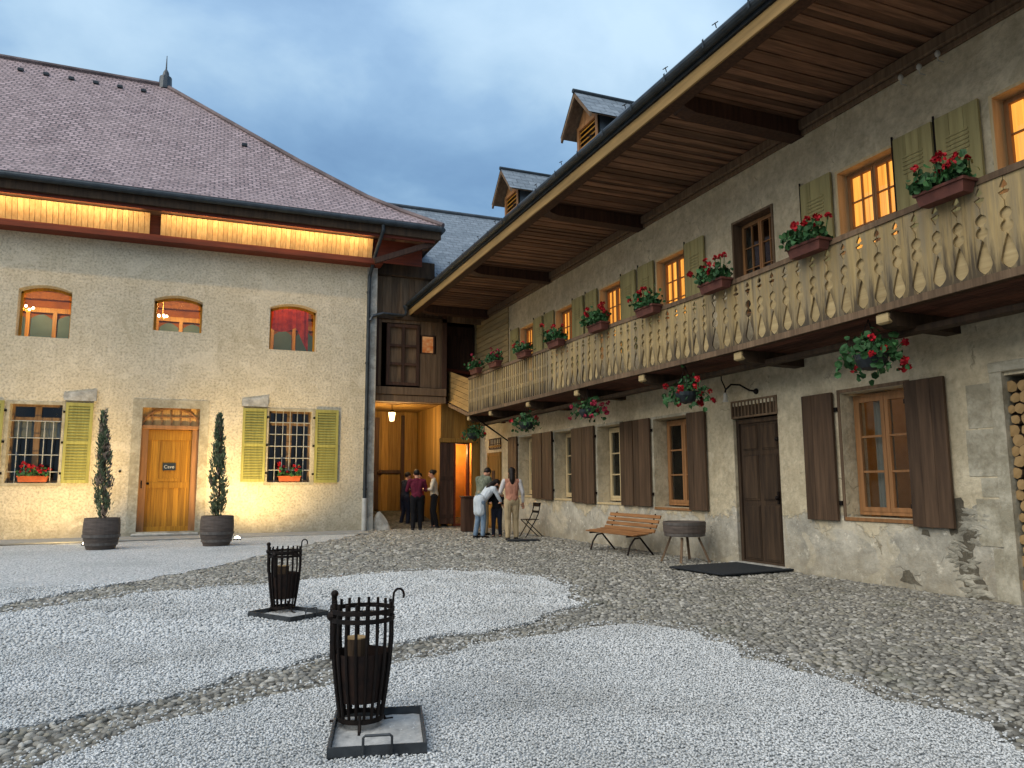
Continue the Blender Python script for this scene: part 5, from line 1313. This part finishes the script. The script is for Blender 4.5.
# ---------------------------------------------------------------- people
def remesh(mb,vox,name,mat,parent,smooth_it=4):
    me=bpy.data.meshes.new(name); me.from_pydata(mb.v,[],mb.f)
    o=bpy.data.objects.new(name,me); COL.objects.link(o)
    m=o.modifiers.new('r','REMESH'); m.mode='VOXEL'; m.voxel_size=vox
    s=o.modifiers.new('s','SMOOTH'); s.iterations=smooth_it; s.factor=.5
    dg=bpy.context.evaluated_depsgraph_get(); nm=bpy.data.meshes.new_from_object(o.evaluated_get(dg)); bpy.data.objects.remove(o)
    nm.name=name; nm.shade_smooth(); nm.materials.clear(); nm.materials.append(mat)
    o=bpy.data.objects.new(name,nm); COL.objects.link(o); o.parent=parent; return o
def person(label,loc,rz,h,top,legs_m,sleeve='long',lean=0,headtilt=0,arms=None,hair='short',group=None,wide=1.,sleeve_m=None,skirt=False,stride=.06,long_top=False,shorts=False,vest=None,hairmat='hair_dark'):
    """figure faces local +y; arms: ((elbow),(wrist)) per side in local metres for a 1.70 m figure, relative to shoulder"""
    k=h/1.70; t=thing('person',label,'person',loc,rz,group); t.scale=(k,k,k)
    hipz=.92
    def up(p):      # lean of the upper body about the hips
        y,z=p[1],p[2]-hipz; a=R(-lean); return Vector((p[0],y*math.cos(a)-z*math.sin(a),hipz+y*math.sin(a)+z*math.cos(a)))
    hip=Vector((0,0,.95)); waist=up((0,0,1.08)); chest=up((0,.0,1.30)); neck=up((0,0,1.45)); 
    hd=up((0,.0,1.46)); a=R(-(lean+headtilt)); hv=Vector((0,-math.sin(a),math.cos(a))); fw=Vector((0,math.cos(a),math.sin(a)))
    hc=hd+hv*.145+fw*.02
    sh=[up((s*.185*wide,0,1.40)) for s in (-1,1)]
    if arms is None: arms=[(Vector((-.05,.02,-.27)),Vector((-.03,.10,-.52))),(Vector((.05,.02,-.27)),Vector((.03,.10,-.52)))]
    body=MB(); cl=MB(); tr=MB(); shoe=MB(); hr=MB(); sl=MB()
    # head: skull, jaw, nose, ears
    body.sph(tuple(hc+hv*.02),.088,14,10,(.92,1.05,1.12)); body.sph(tuple(hc-hv*.055+fw*.025),.062,12,8); body.cap(tuple(hc+fw*.09-hv*.0),.012,tuple(hc+fw*.106-hv*.028),.016)
    for s in (-1,1): body.sph(tuple(hc+Vector((s*.085,0,0))-hv*.005),.022,8,6,(.5,1,1.3))
    body.cap(tuple(neck-hv*.03),.058,tuple(hc-hv*.06),.052)
    body.cap(tuple(waist),.085,tuple(chest),.085); body.cap(tuple(hip),.10,tuple(waist),.085)
    body.cap(tuple(sh[0]),.055,tuple(sh[1]),.055)
    hips=[Vector((s*.092,0,.92)) for s in (-1,1)]; knees=[Vector((s*.10,.03+s*stride*.5,.50)) for s in (-1,1)]; ank=[Vector((s*.11,-.02+s*stride,.085)) for s in (-1,1)]
    for i in (0,1):
        body.cap(tuple(hips[i]),.085,tuple(knees[i]),.055); body.cap(tuple(knees[i]),.054,tuple(ank[i]),.036)
        body.cap(tuple(ank[i]),.036,tuple(ank[i]+Vector((0,.12,-.05))),.028)
        e,w_=sh[i]+arms[i][0],sh[i]+arms[i][1]
        body.cap(tuple(sh[i]),.05,tuple(e),.038); body.cap(tuple(e),.037,tuple(w_),.027)
        d=(w_-e).normalized(); side=Vector((1,0,0)) if abs(d.x)<.8 else Vector((0,1,0)); side=(side-d*side.dot(d)).normalized(); nrm=d.cross(side)
        palm=w_+d*.085; body.cap(tuple(w_),.026,tuple(palm),.030)
        for q in range(4):
            b0=palm+side*(-.027+.018*q); L=(.062,.075,.07,.055)[q]; m1=b0+d*L*.55+nrm*.008; m2=b0+d*L+nrm*.028; body.cap(tuple(b0),.0105,tuple(m1),.0095,7); body.cap(tuple(m1),.0095,tuple(m2),.0085,7)
        sg=-1 if i==0 else 1; b0=w_+d*.03-side*.02*(1); m1=b0-side*.035+d*.03; body.cap(tuple(b0),.012,tuple(m1),.011,7); body.cap(tuple(m1),.011,tuple(m1+d*.03+nrm*.01),.009,7)
        # trousers and shoes
        tr.cap(tuple(hips[i]+Vector((0,0,.02))),.108,tuple(knees[i]),.078)
        if not shorts: tr.cap(tuple(knees[i]),.077,tuple(ank[i]+Vector((0,0,.02))),.062)
        shoe.cap(tuple(ank[i]+Vector((0,-.03,-.04))),.047,tuple(ank[i]+Vector((0,.15,-.052))),.036); shoe.cap(tuple(ank[i]+Vector((0,0,-.0))),.045,tuple(ank[i]+Vector((0,.05,-.04))),.045)
        # sleeves
        S=sl if sleeve_m else cl
        S.cap(tuple(sh[i]),.068,tuple(e if sleeve!='short' else sh[i].lerp(e,.75)),.052)
        if sleeve=='long': S.cap(tuple(e),.051,tuple(e.lerp(w_,.92)),.036)
        elif sleeve=='half': S.cap(tuple(e),.051,tuple(e.lerp(w_,.4)),.045)
    tr.cap(tuple(hip-Vector((.05,0,.02))),.118,tuple(hip+Vector((.05,0,-.02))),.118); tr.cap(tuple(hip),.125,tuple(hip+Vector((0,0,.08))),.12)
    cl.cap(tuple(waist-Vector((.045*wide,0,0))),.112,tuple(chest-Vector((.06*wide,0,0))),.118); cl.cap(tuple(waist+Vector((.045*wide,0,0))),.112,tuple(chest+Vector((.06*wide,0,0))),.118)
    cl.cap(tuple(sh[0]*.9+sh[1]*.1),.072,tuple(sh[1]*.9+sh[0]*.1),.072); cl.cap(tuple(hip+Vector((-.04,0,.04))),.13,tuple(waist),.12); cl.cap(tuple(hip+Vector((.04,0,.04))),.13,tuple(waist),.12)
    if long_top:
        for s in (-1,1): cl.cap(tuple(hip+Vector((s*.05,-.01,.04))),.142,(s*.075,-.01,.68),.125)
        cl.sph(tuple(hip),.16,12,8)
    cl.cap(tuple(waist),.112,tuple(chest),.118); cl.cap(tuple(chest),.10,tuple(neck-hv*.02),.075)
    # hair
    hr.sph(tuple(hc+hv*.045-fw*.022),.098,14,10,(.96,1.03,1.0))
    if hair=='long':
        hr.cap(tuple(hc-fw*.06),.075,tuple(hc-fw*.085-hv*.17),.07); hr.cap(tuple(hc-fw*.085-hv*.15),.07,tuple(hc-fw*.09-hv*.25),.045)
    if hair=='bun': hr.sph(tuple(hc+hv*.06-fw*.11),.055,10,8)
    remesh(body,.0085,'body',M['skin'],t,3)
    c=remesh(cl,.013,'top',M[top],t); remesh(tr,.013,'trousers',M[legs_m],t); remesh(shoe,.011,'shoes',M['shoe'],t); remesh(hr,.011,'hair',M[hairmat],t)
    if sleeve_m: remesh(sl,.013,'sleeves',M[sleeve_m],t)
    ey=MB()
    for s in (-1,1): ey.sph(tuple(hc+fw*.082+Vector((s*.034,0,0))+hv*.012),.011,8,6)
    mo_=MB()
    part_local('eyes',ey,M['shoe'],t); mo_.sph(tuple(hc+fw*.083-hv*.052),.02,8,6,(1.1,.35,.3)); part_local('mouth',mo_,M['petal_pink'],t)
    return t
def part_local(name,mb,mat,parent):
    me=bpy.data.meshes.new(name); me.from_pydata(mb.v,[],mb.f); me.shade_smooth(); me.materials.append(mat)
    o=bpy.data.objects.new(name,me); COL.objects.link(o); o.parent=parent; return o
V3=Vector
fold=[(V3((-.07,.06,-.26)),V3((-.0,.26,-.24))),(V3((.07,.06,-.26)),V3((.0,.26,-.24)))]
PG='people talking in the passage mouth'; FG='people standing by the farmhouse wall'
person('person in dark navy clothes facing right at the left of the passage group',(6.13,24.2,.0),R(-75),1.74,'cloth_navy','cloth_navy','half',4,12,fold,'short',PG)
person('person in a maroon top and black trousers seen from behind in the passage group',(6.02,22.35,0),R(-8),1.78,'cloth_maroon','cloth_black','half',4,14,fold,'short',PG,1.1)
person('person in a red top half hidden between the maroon and cream tops',(6.62,24.3,.03),R(165),1.68,'cloth_red','cloth_black','short',3,12,fold,'short',PG)
person('woman in a cream top with dark hair tied up, in the passage group',(6.9,23.5,0),R(72),1.80,'cloth_cream','cloth_black','half',3,10,fold,'bun',PG)
person('man in a camouflage pattern shirt looking down beside the tan door',(6.98,19.35,0),R(-62),1.84,'cloth_camo','cloth_khaki','half',10,38,[(V3((-.05,.08,-.26)),V3((.03,.28,-.36))),(V3((.05,.08,-.26)),V3((-.03,.28,-.36)))],'short',FG)
person('person in a long pale blue shirt bending forward with arms reaching down',(6.62,18.45,0),R(-80),1.66,'cloth_pale','cloth_jean','half',42,10,[(V3((-.03,.12,-.24)),V3((.0,.26,-.44))),(V3((.03,.12,-.24)),V3((.0,.28,-.44)))],'long',FG,1.05,None,False,.05,True)
person('child in dark clothes between the bending person and the woman in a peach vest',(7.12,18.55,0),R(150),1.30,'cloth_black','cloth_navy','long',5,10,fold,'short',FG)
person('woman with long dark hair, peach vest and beige trousers, seen from behind',(7.08,17.42,0),R(-12),1.73,'cloth_peach','cloth_beige','long',0,4,[(V3((-.09,.02,-.25)),V3((-.03,.2,-.3))),(V3((.08,-.02,-.27)),V3((.10,.06,-.5)))],'long',FG,1.,'cloth_white')
